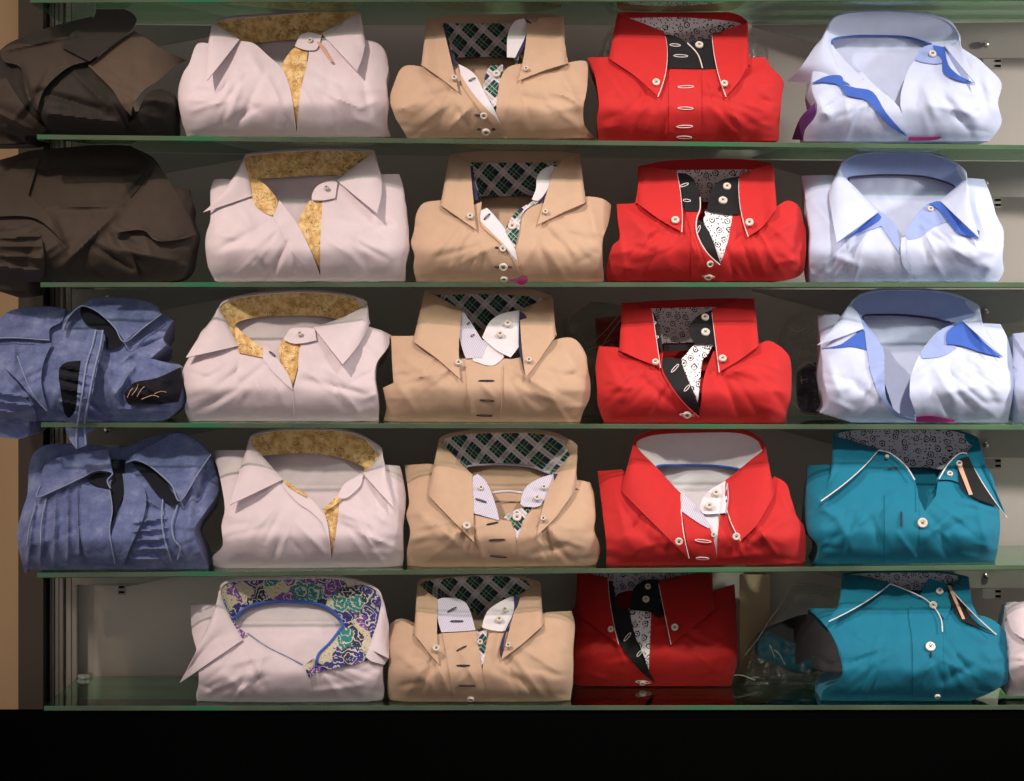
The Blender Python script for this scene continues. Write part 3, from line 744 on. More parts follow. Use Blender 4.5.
S_('beige shirt buttoned up with navy buttonholes, on the middle shelf', GB, 3, 370, 280, A, mat='beige', lin='plaid', base=607,
   bl=[(60, 607), (70, 540), (55, 460), (100, 440), (95, 360), (90, 240), (190, 238, 'k'), (300, 320), (405, 335), (440, 310), (500, 345, 1)],
   br=[(570, 335), (640, 330), (760, 270, 'k'), (790, 255), (860, 250), (915, 310), (930, 380), (940, 490), (910, 560), (895, 607)],
   T=[(393, 130), (310, 85), (238, 45), (320, 38), (500, 32), (680, 42), (778, 72), (710, 100), (640, 128)],
   L=[(385, 425), (290, 340), (188, 262), (788, 240), (730, 330), (665, 418)], lip=[0, 9, 18, 26, 28, 28, 18, 8, 0], bow=(-10, -6),
   N=[(405, 330), (420, 260), (445, 225), (470, 212), (490, 210), (520, 200), (560, 200), (600, 220), (638, 280)],
   P=[('collar_band', 'stripe', 3, [(375, 165), (398, 133), (430, 180), (475, 250), (500, 275), (480, 330), (410, 335), (396, 300), (376, 220)], 'grey collar band'),
      ('collar_band', 'whitecloth', 6, [(478, 245), (510, 180), (560, 145), (637, 128), (642, 180), (640, 270), (600, 330), (540, 300)], 'white button tab'),
      ('collar_facing', 'navy', 8, [(638, 133), (668, 158), (666, 250), (652, 330), (664, 418), (645, 345), (634, 270)], 'navy inside edge of the collar'),
      ('placket_facing', 'whitecloth', 2, [(425, 280), (490, 255), (560, 275), (572, 330), (520, 366), (440, 345)], 'white neck facing'),
      ('placket', 'beige', 2, [(402, 338), (440, 352), (500, 368), (570, 360), (566, 470), (558, 604), (418, 604), (415, 460)])],
   Bt=[(587, 185, 17, 9), (555, 230, 17, 9), (378, 352, 16, 10), (678, 340, 14, 10)],
   St=[(462, 430, 530, 430, 'thread_dark', 3), (467, 512, 530, 516, 'thread_dark', 3), (455, 578, 522, 580, 'thread_dark', 3), (415, 190, 425, 180, 'thread_dark', 6), (430, 240, 445, 232, 'thread_dark', 6), (535, 295, 565, 283, 'thread_dark', 4)],
   Tb=[('beige', .7, 2.4, [(566, 370), (562, 480), (556, 600)])],
   cr=[(160, 350, 300, 460, 34, 3), (410, 420, 425, 560, 14, 3), (120, 460, 180, 560, 24, 3), (640, 440, 720, 520, 28, -3), (820, 300, 900, 420, 24, 3), (470, 440, 520, 500, 14, 2)])
S_('beige shirt with striped grey collar band, on the shelf below the middle one', GB, 4, 390, 420, Bq, mat='beige', lin='plaid', base=664,
   bl=[(80, 664), (75, 590), (90, 500), (75, 420), (85, 360), (65, 200), (192, 198, 'k'), (300, 350), (372, 400), (430, 430), (540, 452), (560, 545, 1)],
   br=[(590, 450), (650, 385), (780, 300, 'k'), (825, 270), (890, 280), (905, 340), (915, 430), (910, 490), (935, 590), (905, 664)],
   T=[(367, 248), (290, 170), (222, 85), (320, 50), (500, 40), (700, 50), (832, 110), (790, 175), (735, 237)],
   L=[(375, 545), (270, 440), (172, 330), (822, 310), (740, 430), (655, 515)], lip=[0, 8, 14, 17, 18, 17, 14, 8, 0], bow=(0, -10),
   N=[(372, 252), (352, 230), (345, 207), (440, 198), (520, 198), (620, 207), (705, 236), (722, 240), (735, 244)],
   P=[('collar_band', 'stripe', 4, [(362, 255), (390, 240), (430, 278), (468, 370), (487, 447), (400, 422), (370, 400)], 'striped grey button band'),
      ('collar_band', 'stripe', 6, [(580, 372), (600, 305), (660, 262), (738, 237), (735, 285), (690, 350), (660, 385), (600, 385)], 'striped grey button tab'),
      ('collar_facing', 'navy', 9, [(728, 237), (746, 240), (745, 280), (720, 320), (706, 330), (730, 290)], 'navy inside edge of the collar'),
      ('placket_facing', 'plaid', 0, [(500, 432), (560, 400), (650, 372), (610, 420), (585, 480), (562, 545), (545, 460)], 'plaid placket facing'),
      ('placket', 'beige', 2, [(380, 425), (480, 446), (535, 452), (556, 500), (560, 560), (556, 660), (412, 660), (390, 560)])],
   seam='stripe', seamr=.0014, Bt=[(685, 298, 14, 9), (655, 345, 17, 9), (405, 302, 13, 8), (565, 432, 22, 3), (342, 470, 20, 10), (682, 438, 14, 10)],
   St=[(380, 350, 430, 366, 'thread_dark', 6), (430, 466, 482, 455, 'thread_dark', 3), (440, 535, 512, 532, 'thread_dark', 3), (445, 605, 520, 612, 'thread_dark', 3)],
   Tb=[('whitecloth', 1.8, -14, [(455, 325), (520, 318), (590, 325)])],
   cr=[(120, 420, 220, 520, 34, 4), (200, 460, 300, 560, 20, 3), (380, 480, 400, 600, 16, 3), (600, 540, 760, 470, 28, 3), (640, 600, 800, 560, 20, -3)])
S_('beige shirt with lilac collar band, on the lowest shelf', GB, 5, 370, 560, Bq, mat='beige', lin='plaid', base=647,
   bl=[(95, 647), (80, 590), (78, 540), (85, 440), (85, 290), (130, 265), (205, 305, 'k'), (290, 330), (330, 325), (440, 318), (480, 315), (490, 400), (500, 490, 1)],
   br=[(512, 400), (530, 325), (610, 318), (740, 290, 'k'), (770, 240), (895, 230), (912, 290), (905, 400), (905, 500), (890, 647)],
   T=[(302, 178), (250, 140), (215, 95), (300, 75), (500, 65), (640, 68), (755, 100), (710, 130), (662, 160)],
   L=[(305, 465), (250, 400), (200, 330), (768, 290), (690, 365), (585, 445)], lip=[0, 10, 14, 10, 6, 10, 14, 8, 0], bow=(-6, 0),
   N=[(320, 320), (380, 210), (440, 200), (465, 235), (480, 268), (505, 268), (530, 225), (600, 300), (610, 310)],
   P=[('collar_band', 'stripe', 4, [(288, 200), (300, 178), (335, 168), (400, 175), (440, 212), (470, 312), (400, 318), (318, 322), (305, 280)], 'lilac collar band'),
      ('collar_band', 'whitecloth', 5, [(500, 300), (505, 270), (530, 220), (600, 175), (656, 155), (662, 190), (628, 280), (600, 315), (540, 312)], 'pale button tab'),
      ('collar_facing', 'navy', 8, [(640, 155), (668, 166), (652, 220), (605, 330), (588, 445), (576, 400), (600, 318), (640, 230)], 'navy inside edge of the collar'),
      ('placket_facing', 'plaid', 0, [(475, 322), (520, 312), (515, 400), (498, 492), (480, 420)], 'plaid placket facing'),
      ('placket', 'beige', 2, [(322, 326), (400, 322), (470, 316), (485, 400), (498, 490), (520, 640), (375, 640), (345, 450)])],
   Bt=[(600, 220, 13, 9), (575, 262, 18, 9), (490, 365, 15, 4), (295, 392, 18, 10), (615, 378, 14, 10), (448, 620, 18, 4)],
   St=[(345, 232, 385, 210, 'thread_dark', 6), (358, 272, 415, 272, 'thread_dark', 6), (385, 405, 430, 382, 'thread_dark', 3), (385, 470, 445, 470, 'thread_dark', 3), (395, 560, 470, 560, 'thread_dark', 3)],
   cr=[(120, 420, 260, 560, 30, 3), (300, 480, 350, 600, 16, 3), (390, 390, 460, 540, 14, 2.5), (560, 500, 700, 560, 26, -3), (660, 380, 820, 330, 26, 3)])

# ------------------------------------------------------------- red column
S_('red shirt with closed black collar band, on the topmost full shelf', GR, 1, 580, 0, .21484, mat='red', pipe='thread_white', lin='floral', base=654,
   bl=[(85, 654), (80, 560), (88, 480), (75, 380), (60, 320), (35, 268), (160, 264, 'k'), (300, 330), (400, 300), (415, 290), (480, 290, 1)],
   br=[(565, 290), (630, 300), (760, 270, 'k'), (860, 266), (890, 310), (945, 380), (940, 450), (930, 560), (925, 654)],
   T=[(393, 152), (290, 110), (178, 68), (250, 50), (470, 45), (700, 62), (778, 105), (700, 135), (615, 163)],
   L=[(362, 450), (255, 355), (140, 275), (780, 305), (740, 380), (680, 450)], lip=[0, 12, 24, 34, 36, 36, 22, 10, 0], bow=(26, -12),
   N=[(410, 310), (405, 250), (395, 205), (430, 200), (490, 205), (540, 200), (600, 195), (620, 240), (628, 310)],
   P=[('collar_band', 'blackcloth', 2, [(490, 200), (560, 184), (622, 182), (636, 318), (560, 322), (535, 250)], 'black collar band'),
      ('collar_band', 'blackcloth', 5, [(386, 160), (440, 168), (500, 200), (550, 255), (570, 320), (490, 318), (412, 316), (400, 240)], 'black collar band'),
      ('placket', 'red', 2, [(412, 318), (490, 318), (566, 320), (565, 480), (563, 650), (416, 650), (414, 480)])],
   Tb=[('thread_white', .9, 7, [(500, 200), (548, 252), (570, 316)])],
   Bt=[(555, 208, 21, 7), (355, 382, 20, 11), (672, 388, 19, 11)],
   St=[(418, 208, 468, 211, 'thread_white', 7), (436, 259, 502, 261, 'thread_white', 7), (455, 405, 530, 403, 'thread_white', 3), (455, 503, 528, 505, 'thread_white', 3), (450, 590, 525, 588, 'thread_white', 3), (450, 638, 520, 640, 'thread_white', 3)],
   cr=[(90, 300, 200, 460, 34, 4), (280, 400, 340, 500, 24, -3), (560, 340, 600, 480, 18, 3), (760, 380, 860, 330, 22, 4), (800, 440, 900, 520, 30, -4), (800, 560, 880, 600, 22, 3)])
S_('red shirt with open black and floral placket, on the second full shelf', GR, 2, 590, 130, Bq, mat='red', pipe='thread_white', lin='floral', base=672,
   bl=[(80, 672), (70, 640), (100, 520), (135, 480), (125, 400), (120, 330), (215, 325, 'k'), (330, 380), (425, 340), (488, 362), (476, 400), (480, 460), (520, 540), (577, 602, 1)],
   br=[(603, 540), (618, 480), (637, 375), (660, 350), (800, 350, 'k'), (830, 340), (880, 315), (930, 340), (950, 410), (962, 460), (958, 600), (930, 650), (860, 672)],
   T=[(385, 187), (300, 172), (215, 162), (330, 142), (520, 132), (680, 134), (812, 150), (735, 175), (665, 203)],
   L=[(408, 455), (310, 400), (215, 330), (828, 350), (770, 430), (705, 475)], lip=[0, 10, 28, 38, 45, 42, 30, 8, 0], bow=(10, -16),
   N=[(424, 360), (425, 335), (450, 324), (490, 321), (520, 320), (540, 320), (600, 330), (640, 345), (660, 360)],
   P=[('collar_band', 'blackcloth', 4, [(384, 192), (430, 195), (465, 225), (486, 290), (490, 362), (425, 362), (410, 310), (388, 240)], 'black collar band'),
      ('collar_band', 'blackcloth', 5, [(525, 332), (540, 270), (580, 225), (666, 205), (670, 270), (664, 375), (600, 372), (520, 358)], 'black button tab'),
      ('placket_facing', 'floral', -1, [(512, 362), (636, 375), (618, 480), (582, 598), (545, 505), (505, 440)], 'floral placket facing'),
      ('placket_facing', 'blackcloth', 2, [(474, 402), (500, 408), (542, 480), (582, 598), (525, 550), (480, 480)], 'black placket facing'),
      ('placket', 'red', 2, [(425, 362), (488, 364), (478, 410), (480, 475), (545, 570), (578, 605), (570, 665), (450, 668), (450, 480)])],
   Tb=[('thread_white', .8, 8, [(490, 300), (490, 350), (474, 400), (478, 465), (520, 545), (578, 600)]), ('blue', .8, -3, [(515, 358), (560, 368), (636, 374)])],
   Bt=[(610, 250, 20, 8), (592, 312, 22, 8), (380, 400, 20, 11), (710, 410, 20, 11), (535, 597, 17, 4), (527, 655, 20, 4)],
   St=[(400, 252, 438, 238, 'thread_white', 6), (415, 312, 448, 315, 'thread_white', 6), (475, 460, 490, 425, 'thread_white', 4), (500, 652, 555, 655, 'thread_white', 3)],
   cr=[(140, 350, 260, 480, 36, 4), (420, 420, 470, 560, 16, 3), (620, 540, 740, 440, 24, -3), (800, 480, 900, 420, 28, 4), (130, 480, 150, 640, 16, 3), (860, 560, 960, 620, 24, 3)])
S_('red shirt with diagonal black placket edge, on the middle shelf', GR, 3, 570, 280, Cc, mat='red', pipe='thread_white', lin='floral', base=588,
   bl=[(140, 588), (115, 510), (110, 410), (105, 350), (120, 270), (205, 280, 'k'), (290, 320), (376, 300), (378, 372), (430, 460), (480, 520), (524, 562, 1)],
   br=[(538, 500), (548, 400), (588, 290), (740, 275, 'k'), (770, 265), (820, 250), (880, 290), (905, 340), (905, 480), (890, 530), (880, 588)],
   T=[(335, 122), (270, 105), (215, 95), (350, 88), (500, 82), (640, 78), (752, 77), (660, 95), (580, 120)],
   L=[(370, 360), (280, 325), (205, 290), (770, 270), (700, 325), (612, 378)], lip=[0, 8, 22, 28, 30, 30, 24, 8, 0],
   N=[(380, 290), (378, 270), (385, 258), (430, 258), (460, 258), (490, 256), (540, 256), (570, 262), (590, 275)],
   P=[('collar_band', 'blackcloth', 4, [(314, 142), (337, 125), (356, 160), (376, 250), (380, 300), (345, 240), (316, 180)], 'black collar band'),
      ('collar_band', 'blackcloth', 5, [(486, 205), (520, 150), (582, 122), (594, 180), (592, 258), (512, 264)], 'black button tab'),
      ('placket_facing', 'floral', -1, [(515, 264), (588, 262), (562, 310), (542, 330), (532, 420), (522, 520), (490, 440), (455, 340), (475, 305)], 'floral placket facing'),
      ('placket_facing', 'blackcloth', 2, [(378, 318), (450, 322), (480, 400), (522, 500), (530, 560), (480, 520), (430, 460), (378, 372)], 'black placket facing'),
      ('neck_tape', 'blackcloth', -20, [(385, 266), (512, 262), (512, 285), (385, 294)], 'black neck tape')],
   Tb=[('red', 1, 4, [(378, 300), (378, 372), (430, 460), (480, 520), (526, 560)])],
   Bt=[(553, 152, 18, 8), (555, 213, 20, 8), (350, 335, 16, 11), (625, 320, 18, 11), (480, 553, 19, 4)],
   St=[(415, 378, 445, 345, 'thread_white', 5), (468, 456, 490, 430, 'thread_white', 5), (450, 552, 510, 554, 'thread_white', 3), (338, 180, 352, 172, 'thread_white', 7), (348, 237, 362, 232, 'thread_white', 7)],
   cr=[(120, 300, 200, 440, 30, 4), (200, 340, 240, 440, 22, 3), (600, 420, 760, 340, 30, 4), (800, 420, 880, 540, 26, -4), (300, 420, 420, 520, 22, -3), (820, 300, 880, 400, 20, 3)])
S_('red shirt with open white lined collar, on the shelf below the middle one', GR, 4, 580, 420, A, mat='red', pipe='thread_white', lin='whitecloth', base=638,
   bl=[(118, 638), (110, 500), (95, 380), (75, 220), (185, 215, 'k'), (300, 350), (430, 390), (500, 430), (552, 458), (575, 530), (585, 600, 1)],
   br=[(588, 480), (600, 395), (625, 390), (780, 320, 'k'), (830, 240), (880, 280), (920, 400), (960, 470), (960, 600), (940, 638)],
   T=[(430, 318), (340, 220), (235, 102), (300, 50), (500, 37), (700, 43), (788, 112), (720, 180), (620, 262)],
   L=[(465, 590), (310, 440), (180, 300), (825, 310), (760, 440), (685, 515)], lip=[0, 8, 16, 18, 18, 18, 16, 8, 0], bow=(-10, -24),
   N=[(432, 318), (380, 260), (328, 200), (430, 193), (510, 193), (590, 197), (685, 213), (655, 240), (622, 265)], yoke='whitecloth', linlabel='white collar lining',
   P=[('collar_band', 'stripe', 4, [(412, 345), (436, 315), (480, 350), (552, 440), (548, 462), (500, 435), (432, 385)], 'grey collar band'),
      ('collar_band', 'whitecloth', 6, [(508, 372), (540, 310), (620, 260), (630, 300), (624, 396), (580, 400), (528, 400)], 'white button tab'),
      ('placket_facing', 'whitecloth', -1, [(520, 395), (590, 395), (592, 480), (587, 600), (562, 500), (545, 450)], 'white placket facing'),
      ('placket', 'red', 2, [(435, 392), (500, 432), (552, 460), (575, 530), (585, 634), (470, 634), (455, 520)])],
   seam='blue', seamr=.0016, Tb=[('stripe', .8, 12, [(628, 270), (632, 330), (622, 400)])],
   Bt=[(580, 310, 18, 9), (552, 365, 20, 9), (422, 518, 18, 11), (667, 497, 18, 11), (570, 490, 12, 4)],
   St=[(490, 512, 560, 520, 'thread_white', 4), (495, 590, 550, 592, 'thread_white', 4)],
   cr=[(140, 300, 200, 520, 30, 3), (220, 460, 360, 560, 30, -3), (700, 560, 860, 440, 28, 4), (840, 300, 900, 420, 22, 3), (620, 600, 760, 580, 20, 3)])
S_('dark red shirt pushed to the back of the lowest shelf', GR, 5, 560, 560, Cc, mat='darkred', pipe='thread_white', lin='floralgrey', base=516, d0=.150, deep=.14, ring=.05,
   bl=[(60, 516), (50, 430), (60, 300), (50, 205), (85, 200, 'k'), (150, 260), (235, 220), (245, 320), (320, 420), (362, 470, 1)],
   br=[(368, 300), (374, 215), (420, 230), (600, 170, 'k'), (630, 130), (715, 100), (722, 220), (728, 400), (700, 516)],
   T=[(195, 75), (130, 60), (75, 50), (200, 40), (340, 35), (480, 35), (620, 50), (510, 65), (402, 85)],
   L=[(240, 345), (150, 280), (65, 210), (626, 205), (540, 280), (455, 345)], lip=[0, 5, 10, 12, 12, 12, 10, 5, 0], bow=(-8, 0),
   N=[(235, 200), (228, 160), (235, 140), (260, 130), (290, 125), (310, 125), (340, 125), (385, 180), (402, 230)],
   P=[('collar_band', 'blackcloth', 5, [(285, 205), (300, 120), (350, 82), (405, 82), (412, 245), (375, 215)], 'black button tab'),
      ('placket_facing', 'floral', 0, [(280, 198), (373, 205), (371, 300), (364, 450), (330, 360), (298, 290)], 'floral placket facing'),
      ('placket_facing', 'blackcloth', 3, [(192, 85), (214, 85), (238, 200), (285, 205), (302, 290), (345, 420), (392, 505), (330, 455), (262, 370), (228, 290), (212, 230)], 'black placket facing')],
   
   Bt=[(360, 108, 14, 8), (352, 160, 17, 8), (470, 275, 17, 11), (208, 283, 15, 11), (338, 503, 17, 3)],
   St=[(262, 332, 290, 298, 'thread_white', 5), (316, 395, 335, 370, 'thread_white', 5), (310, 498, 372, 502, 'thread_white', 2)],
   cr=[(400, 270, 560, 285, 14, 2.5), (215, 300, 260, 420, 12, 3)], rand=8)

# ------------------------------------------------------------- pale blue column
S_('pale blue shirt with royal blue lapel edge and magenta tag, on the topmost full shelf', GW, 1, 780, 0, .23828, mat='white', lin='white', base=592,
   bl=[(95, 592), (110, 540), (148, 490), (155, 440), (140, 400), (132, 350), (150, 250), (195, 200, 'k'), (260, 330), (345, 300), (365, 345), (440, 420), (500, 470), (530, 572, 1)],
   br=[(505, 440), (510, 380), (540, 290), (575, 245), (625, 200), (730, 190, 'k'), (760, 200), (820, 240), (880, 290), (930, 350), (915, 430), (930, 500), (920, 540), (880, 592)],
   T=[(300, 365), (235, 270), (200, 140), (250, 60), (470, 44), (680, 75), (755, 145), (735, 180), (690, 195)],
   L=[(35, 338), (95, 275), (165, 180), (752, 205), (790, 280), (818, 352)], lip=9, ring=.085,
   N=[(350, 330), (270, 250), (218, 172), (300, 152), (400, 150), (530, 155), (625, 182), (655, 192), (682, 205)],
   P=[('placket', 'white', 3, [(250, 290), (330, 312), (345, 300), (400, 360), (500, 450), (532, 570), (440, 480), (385, 400), (300, 370)]),
      ('collar_facing', 'blue', 4.5, [(130, 350), (200, 318), (265, 320), (302, 364), (388, 384), (446, 474), (534, 574), (450, 520), (366, 424), (280, 400), (246, 358), (190, 345)], 'royal blue facing'),
      ('collar_band', 'paleblue', 3, [(565, 250), (590, 205), (640, 186), (692, 200), (700, 262), (650, 268), (600, 262)]),
      ('collar_facing', 'blue', 5, [(645, 190), (692, 198), (706, 270), (750, 315), (820, 350), (740, 335), (688, 305), (680, 250), (650, 215)], 'royal blue facing'),
      ('sleeve', 'purple', -1, [(50, 585), (85, 495), (148, 430), (148, 500), (110, 588)], 'purple sleeve end'),
      ('price_tag', 'magenta', 3, [(540, 575), (680, 575), (650, 588), (540, 590)], 'magenta tag')],
   seam='blue', seamr=.0012, Bt=[(640, 225, 18, 7)],
   cr=[(150, 420, 200, 500, 20, 4), (600, 380, 640, 480, 26, 4), (720, 420, 820, 520, 30, 4), (820, 300, 860, 460, 24, -4), (270, 400, 280, 500, 12, 2)])
S_('pale blue shirt with pointed collar leaves, on the second full shelf', GW, 2, 790, 130, .22852, mat='white', lin='paleblue', base=664,
   bl=[(90, 664), (85, 560), (90, 450), (75, 360), (65, 280), (50, 200), (190, 196, 'k'), (300, 350), (385, 362), (450, 400), (470, 460), (480, 545), (545, 650, 1)],
   br=[(512, 560), (505, 460), (540, 390), (600, 325), (655, 315), (760, 240, 'k'), (775, 210), (850, 215), (880, 290), (905, 380), (935, 450), (930, 560), (935, 620), (910, 664)],
   T=[(385, 362), (300, 270), (218, 175), (290, 105), (450, 92), (640, 105), (770, 180), (735, 250), (657, 311)],
   L=[(205, 495), (187, 390), (176, 260), (772, 290), (800, 390), (828, 475)], lip=9, fall=120,
   N=[(400, 372), (330, 300), (256, 217), (340, 200), (480, 197), (610, 208), (717, 245), (695, 275), (655, 318)],
   P=[('collar_facing', 'paleblue', 2, [(385, 364), (425, 380), (455, 408), (476, 465), (480, 540), (440, 480), (400, 420), (330, 445), (215, 492), (300, 425)], 'pale blue facing'),  # the paler blue of this facing is painted shade
      ('collar_facing', 'blue', 3, [(385, 363), (400, 380), (385, 400), (320, 440), (260, 470), (320, 415)], 'royal blue edge'),
      ('placket', 'white', 3, [(488, 470), (505, 470), (512, 560), (548, 652), (500, 600), (484, 540)]),
      ('collar_facing', 'blue', 5, [(655, 312), (700, 352), (770, 405), (830, 442), (828, 474), (740, 452), (690, 398), (655, 352), (610, 322)], 'royal blue facing'),
      ('placket_facing', 'paleblue', 1, [(655, 315), (665, 370), (690, 400), (620, 430), (570, 470), (520, 480), (508, 455), (540, 390), (600, 325)], 'pale blue facing')],  # the paler blue of this facing is painted shade
   seam='navy', seamr=.0012, Bt=[(615, 345, 15, 4)],
   cr=[(90, 320, 180, 420, 24, 3), (560, 460, 600, 560, 24, -3), (620, 430, 700, 540, 30, 4), (800, 300, 860, 460, 26, 4), (740, 520, 860, 600, 30, 4), (200, 560, 300, 600, 24, 3), (900, 560, 850, 640, 18, 3)])
S_('pale blue shirt with wide open collar, on the middle shelf beside the bagged garment', GW, 3, 780, 280, .23828, mat='white', lin='paleblue', base=598,
   bl=[(300, 598), (172, 558), (200, 520), (182, 400), (175, 320), (168, 240), (158, 150), (245, 145, 'k'), (330, 230), (430, 285), (436, 400), (446, 500), (500, 560), (580, 590, 1)],
   br=[(545, 490), (550, 400), (600, 290), (690, 200), (820, 190, 'k'), (840, 182), (925, 185), (960, 260), (985, 400), (975, 500), (955, 598)],
   T=[(348, 207), (330, 150), (298, 92), (380, 45), (530, 36), (700, 50), (832, 105), (815, 150), (765, 174)],
   L=[(155, 275), (212, 220), (275, 135), (842, 200), (880, 260), (935, 325)], lip=9, ring=.085,
   N=[(430, 287), (392, 222), (348, 155), (440, 146), (520, 148), (620, 158), (700, 175), (735, 178), (690, 200)],
   yw=150,
   P=[('collar_facing', 'blue', 2, [(345, 208), (372, 240), (375, 300), (350, 290), (300, 280), (250, 284), (172, 288), (250, 272), (300, 240)], 'royal blue facing'),
      ('placket', 'paleblue', 3, [(355, 212), (432, 285), (438, 400), (448, 500), (500, 560), (575, 590), (490, 575), (432, 510), (385, 400), (366, 300)], 'pale blue lapel'),  # the paler blue of this lapel is painted shade
      ('collar_facing', 'blue', 5, [(765, 174), (810, 205), (850, 255), (935, 324), (840, 302), (760, 275), (700, 270), (705, 215)], 'royal blue facing'),
      ('placket_facing', 'paleblue', 2, [(690, 200), (730, 190), (720, 250), (740, 285), (680, 320), (600, 330), (590, 310), (640, 245)], 'pale blue facing'),  # the paler blue of this facing is painted shade
      ('price_tag', 'magenta', 4, [(572, 575), (640, 572), (730, 588), (720, 597), (572, 597)], 'magenta tag')],
   seam='navy', seamr=.0014,
   cr=[(190, 340, 240, 480, 26, 4), (300, 430, 380, 500, 22, -3), (650, 380, 720, 500, 30, 4), (700, 480, 860, 440, 30, 4), (820, 400, 900, 520, 30, -4), (560, 420, 640, 360, 24, 3)])

# ------------------------------------------------------------- teal
S_('teal shirt with grey floral lining, on the shelf below the middle one', GT, 4, 790, 420, .22852, mat='teal', pipe='thread_white', lin='floralgrey', base=634,
   bl=[(100, 634), (130, 560), (80, 480), (75, 330), (75, 200), (190, 200, 'k'), (300, 200), (385, 134), (440, 146), (510, 205), (545, 265), (560, 330), (590, 400, 1)],
   br=[(640, 330), (650, 262), (680, 215), (775, 160), (825, 230, 'k'), (845, 215), (875, 225), (900, 300), (915, 400), (920, 470), (910, 560), (895, 634)],
   T=[(388, 130), (290, 100), (190, 65), (270, 38), (480, 30), (680, 35), (820, 75), (800, 115), (772, 148)],
   L=[(135, 355), (158, 310), (185, 240), (845, 200), (905, 320), (950, 428)], lip=9, bow=(20, -10), ring=.07, linlabel='grey floral collar lining',
   N=[(400, 136), (440, 150), (500, 204), (520, 206), (560, 207), (600, 208), (640, 212), (655, 215), (675, 212)],
   P=[('collar_band', 'teal', 5, [(640, 262), (655, 235), (700, 175), (740, 148), (778, 150), (760, 250), (740, 275), (700, 262)]),
      ('collar_facing', 'blackcloth', 7, [(735, 172), (780, 158), (852, 300), (908, 378), (800, 336), (742, 280)], 'black facing under the collar'),
      ('collar_stay', 'tan', 9, [(726, 183), (748, 186), (800, 326), (784, 328)], 'pinkish stay strip'),
      ('placket', 'teal', 2, [(415, 330), (480, 300), (548, 272), (562, 335), (562, 480), (552, 628), (415, 628)])],
   Tb=[('thread_white', .9, 9, [(385, 132), (440, 146), (508, 203), (546, 262)]), ('thread_white', .9, 8, [(652, 258), (690, 195), (740, 148), (775, 147)]), ('teal', .7, 2.5, [(548, 275), (552, 330), (552, 400)])],
   Bt=[(700, 235, 15, 8), (740, 190, 16, 11), (580, 450, 24, 4), (425, 160, 10, 7)],
   St=[(487, 400, 487, 470, 'thread_dark', 4), (430, 212, 470, 208, 'thread_dark', 6)],
   cr=[(100, 340, 200, 440, 30, 4), (200, 420, 260, 560, 26, 3), (340, 420, 400, 560, 22, -3), (600, 520, 700, 430, 26, 4), (680, 500, 800, 440, 26, -4), (820, 400, 860, 560, 24, 3), (470, 500, 540, 600, 14, 2)])
S_('teal shirt with black cuff and pearl buttons, on the lowest shelf', GT, 5, 740, 560, .27734, mat='teal', pipe='thread_white', lin='floralgrey', base=512,
   bl=[(290, 512), (300, 470), (350, 440), (370, 400), (345, 300), (310, 240), (250, 176), (372, 180, 'k'), (450, 150), (540, 90), (600, 105), (650, 130), (692, 165, 1)],
   br=[(715, 140), (745, 95), (810, 190, 'k'), (830, 200), (900, 210), (950, 250), (968, 300), (970, 440), (900, 480), (820, 512)],
   T=[(542, 85), (450, 62), (372, 50), (450, 42), (600, 40), (720, 42), (822, 60), (785, 75), (747, 88)],
   L=[(320, 222), (340, 190), (362, 165), (825, 170), (870, 220), (925, 270)], lip=6, bow=(18, -8), ring=.06, linlabel='grey floral collar lining',
   N=[(545, 92), (580, 100), (600, 104), (615, 106), (630, 108), (645, 108), (660, 105), (690, 95), (742, 92)],
   P=[('collar_band', 'teal', 4, [(645, 135), (680, 66), (748, 86), (762, 160), (740, 215), (718, 190), (690, 150)]),
      ('placket', 'teal', 2, [(610, 180), (655, 140), (695, 165), (728, 230), (733, 380), (735, 500), (626, 500), (622, 300)]),
      ('collar_facing', 'blackcloth', 6, [(748, 86), (772, 95), (838, 212), (930, 268), (850, 238), (795, 214), (758, 150)], 'black facing under the collar'),
      ('collar_stay', 'tan', 8, [(748, 92), (760, 92), (812, 212), (802, 214)], 'pinkish stay strip'),
      ('cuff', 'blackcloth', 6, [(110, 240), (240, 195), (290, 235), (345, 300), (370, 400), (340, 410), (250, 385), (270, 345), (200, 380), (200, 300), (105, 260)], 'black cuff')],
   Tb=[('thread_white', .9, 8, [(544, 86), (610, 112), (680, 150), (722, 205), (730, 260)])],
   Bt=[(720, 112, 15, 8), (697, 162, 16, 8), (687, 312, 20, 4), (712, 492, 12, 4)],
   St=[(687, 332, 687, 352, 'thread_dark', 3)],
   cr=[(380, 240, 460, 300, 24, 3), (640, 420, 760, 350, 26, 4), (740, 440, 860, 380, 22, -4), (820, 260, 900, 300, 22, 3), (700, 340, 650, 440, 12, 2), (880, 340, 940, 420, 20, 3)])
# ================================================================= build
m_wall = wallmat('painted_back_panel', (.50, .455, .42), (.57, .52, .48), .45)
m_metal = wallmat('brushed_bracket_metal', (.27, .255, .23), (.33, .31, .28), .4, 20)
m_steel = plain('steel', (.62, .60, .56), .25, 1)
m_dark = wallmat('dark_side_panel', (.050, .038, .026), (.065, .05, .036), .6)
m_beigewall = wallmat('cream_side_wall', (.50, .33, .18), (.56, .38, .22), .7)
m_black = plain('black_laminate', (.002, .002, .002), .7, 0, 0)
m_floor = wallmat('shop_floor', (.16, .13, .11), (.20, .17, .14), .5)
m_light_patch = wallmat('buff_light_patch', (.50, .37, .24), (.56, .42, .28), .8, 12)
G, GE, GB_ = m_glass(), m_glass_edge(), m_glass_edge('shelf_glass_rear_edge', .12)

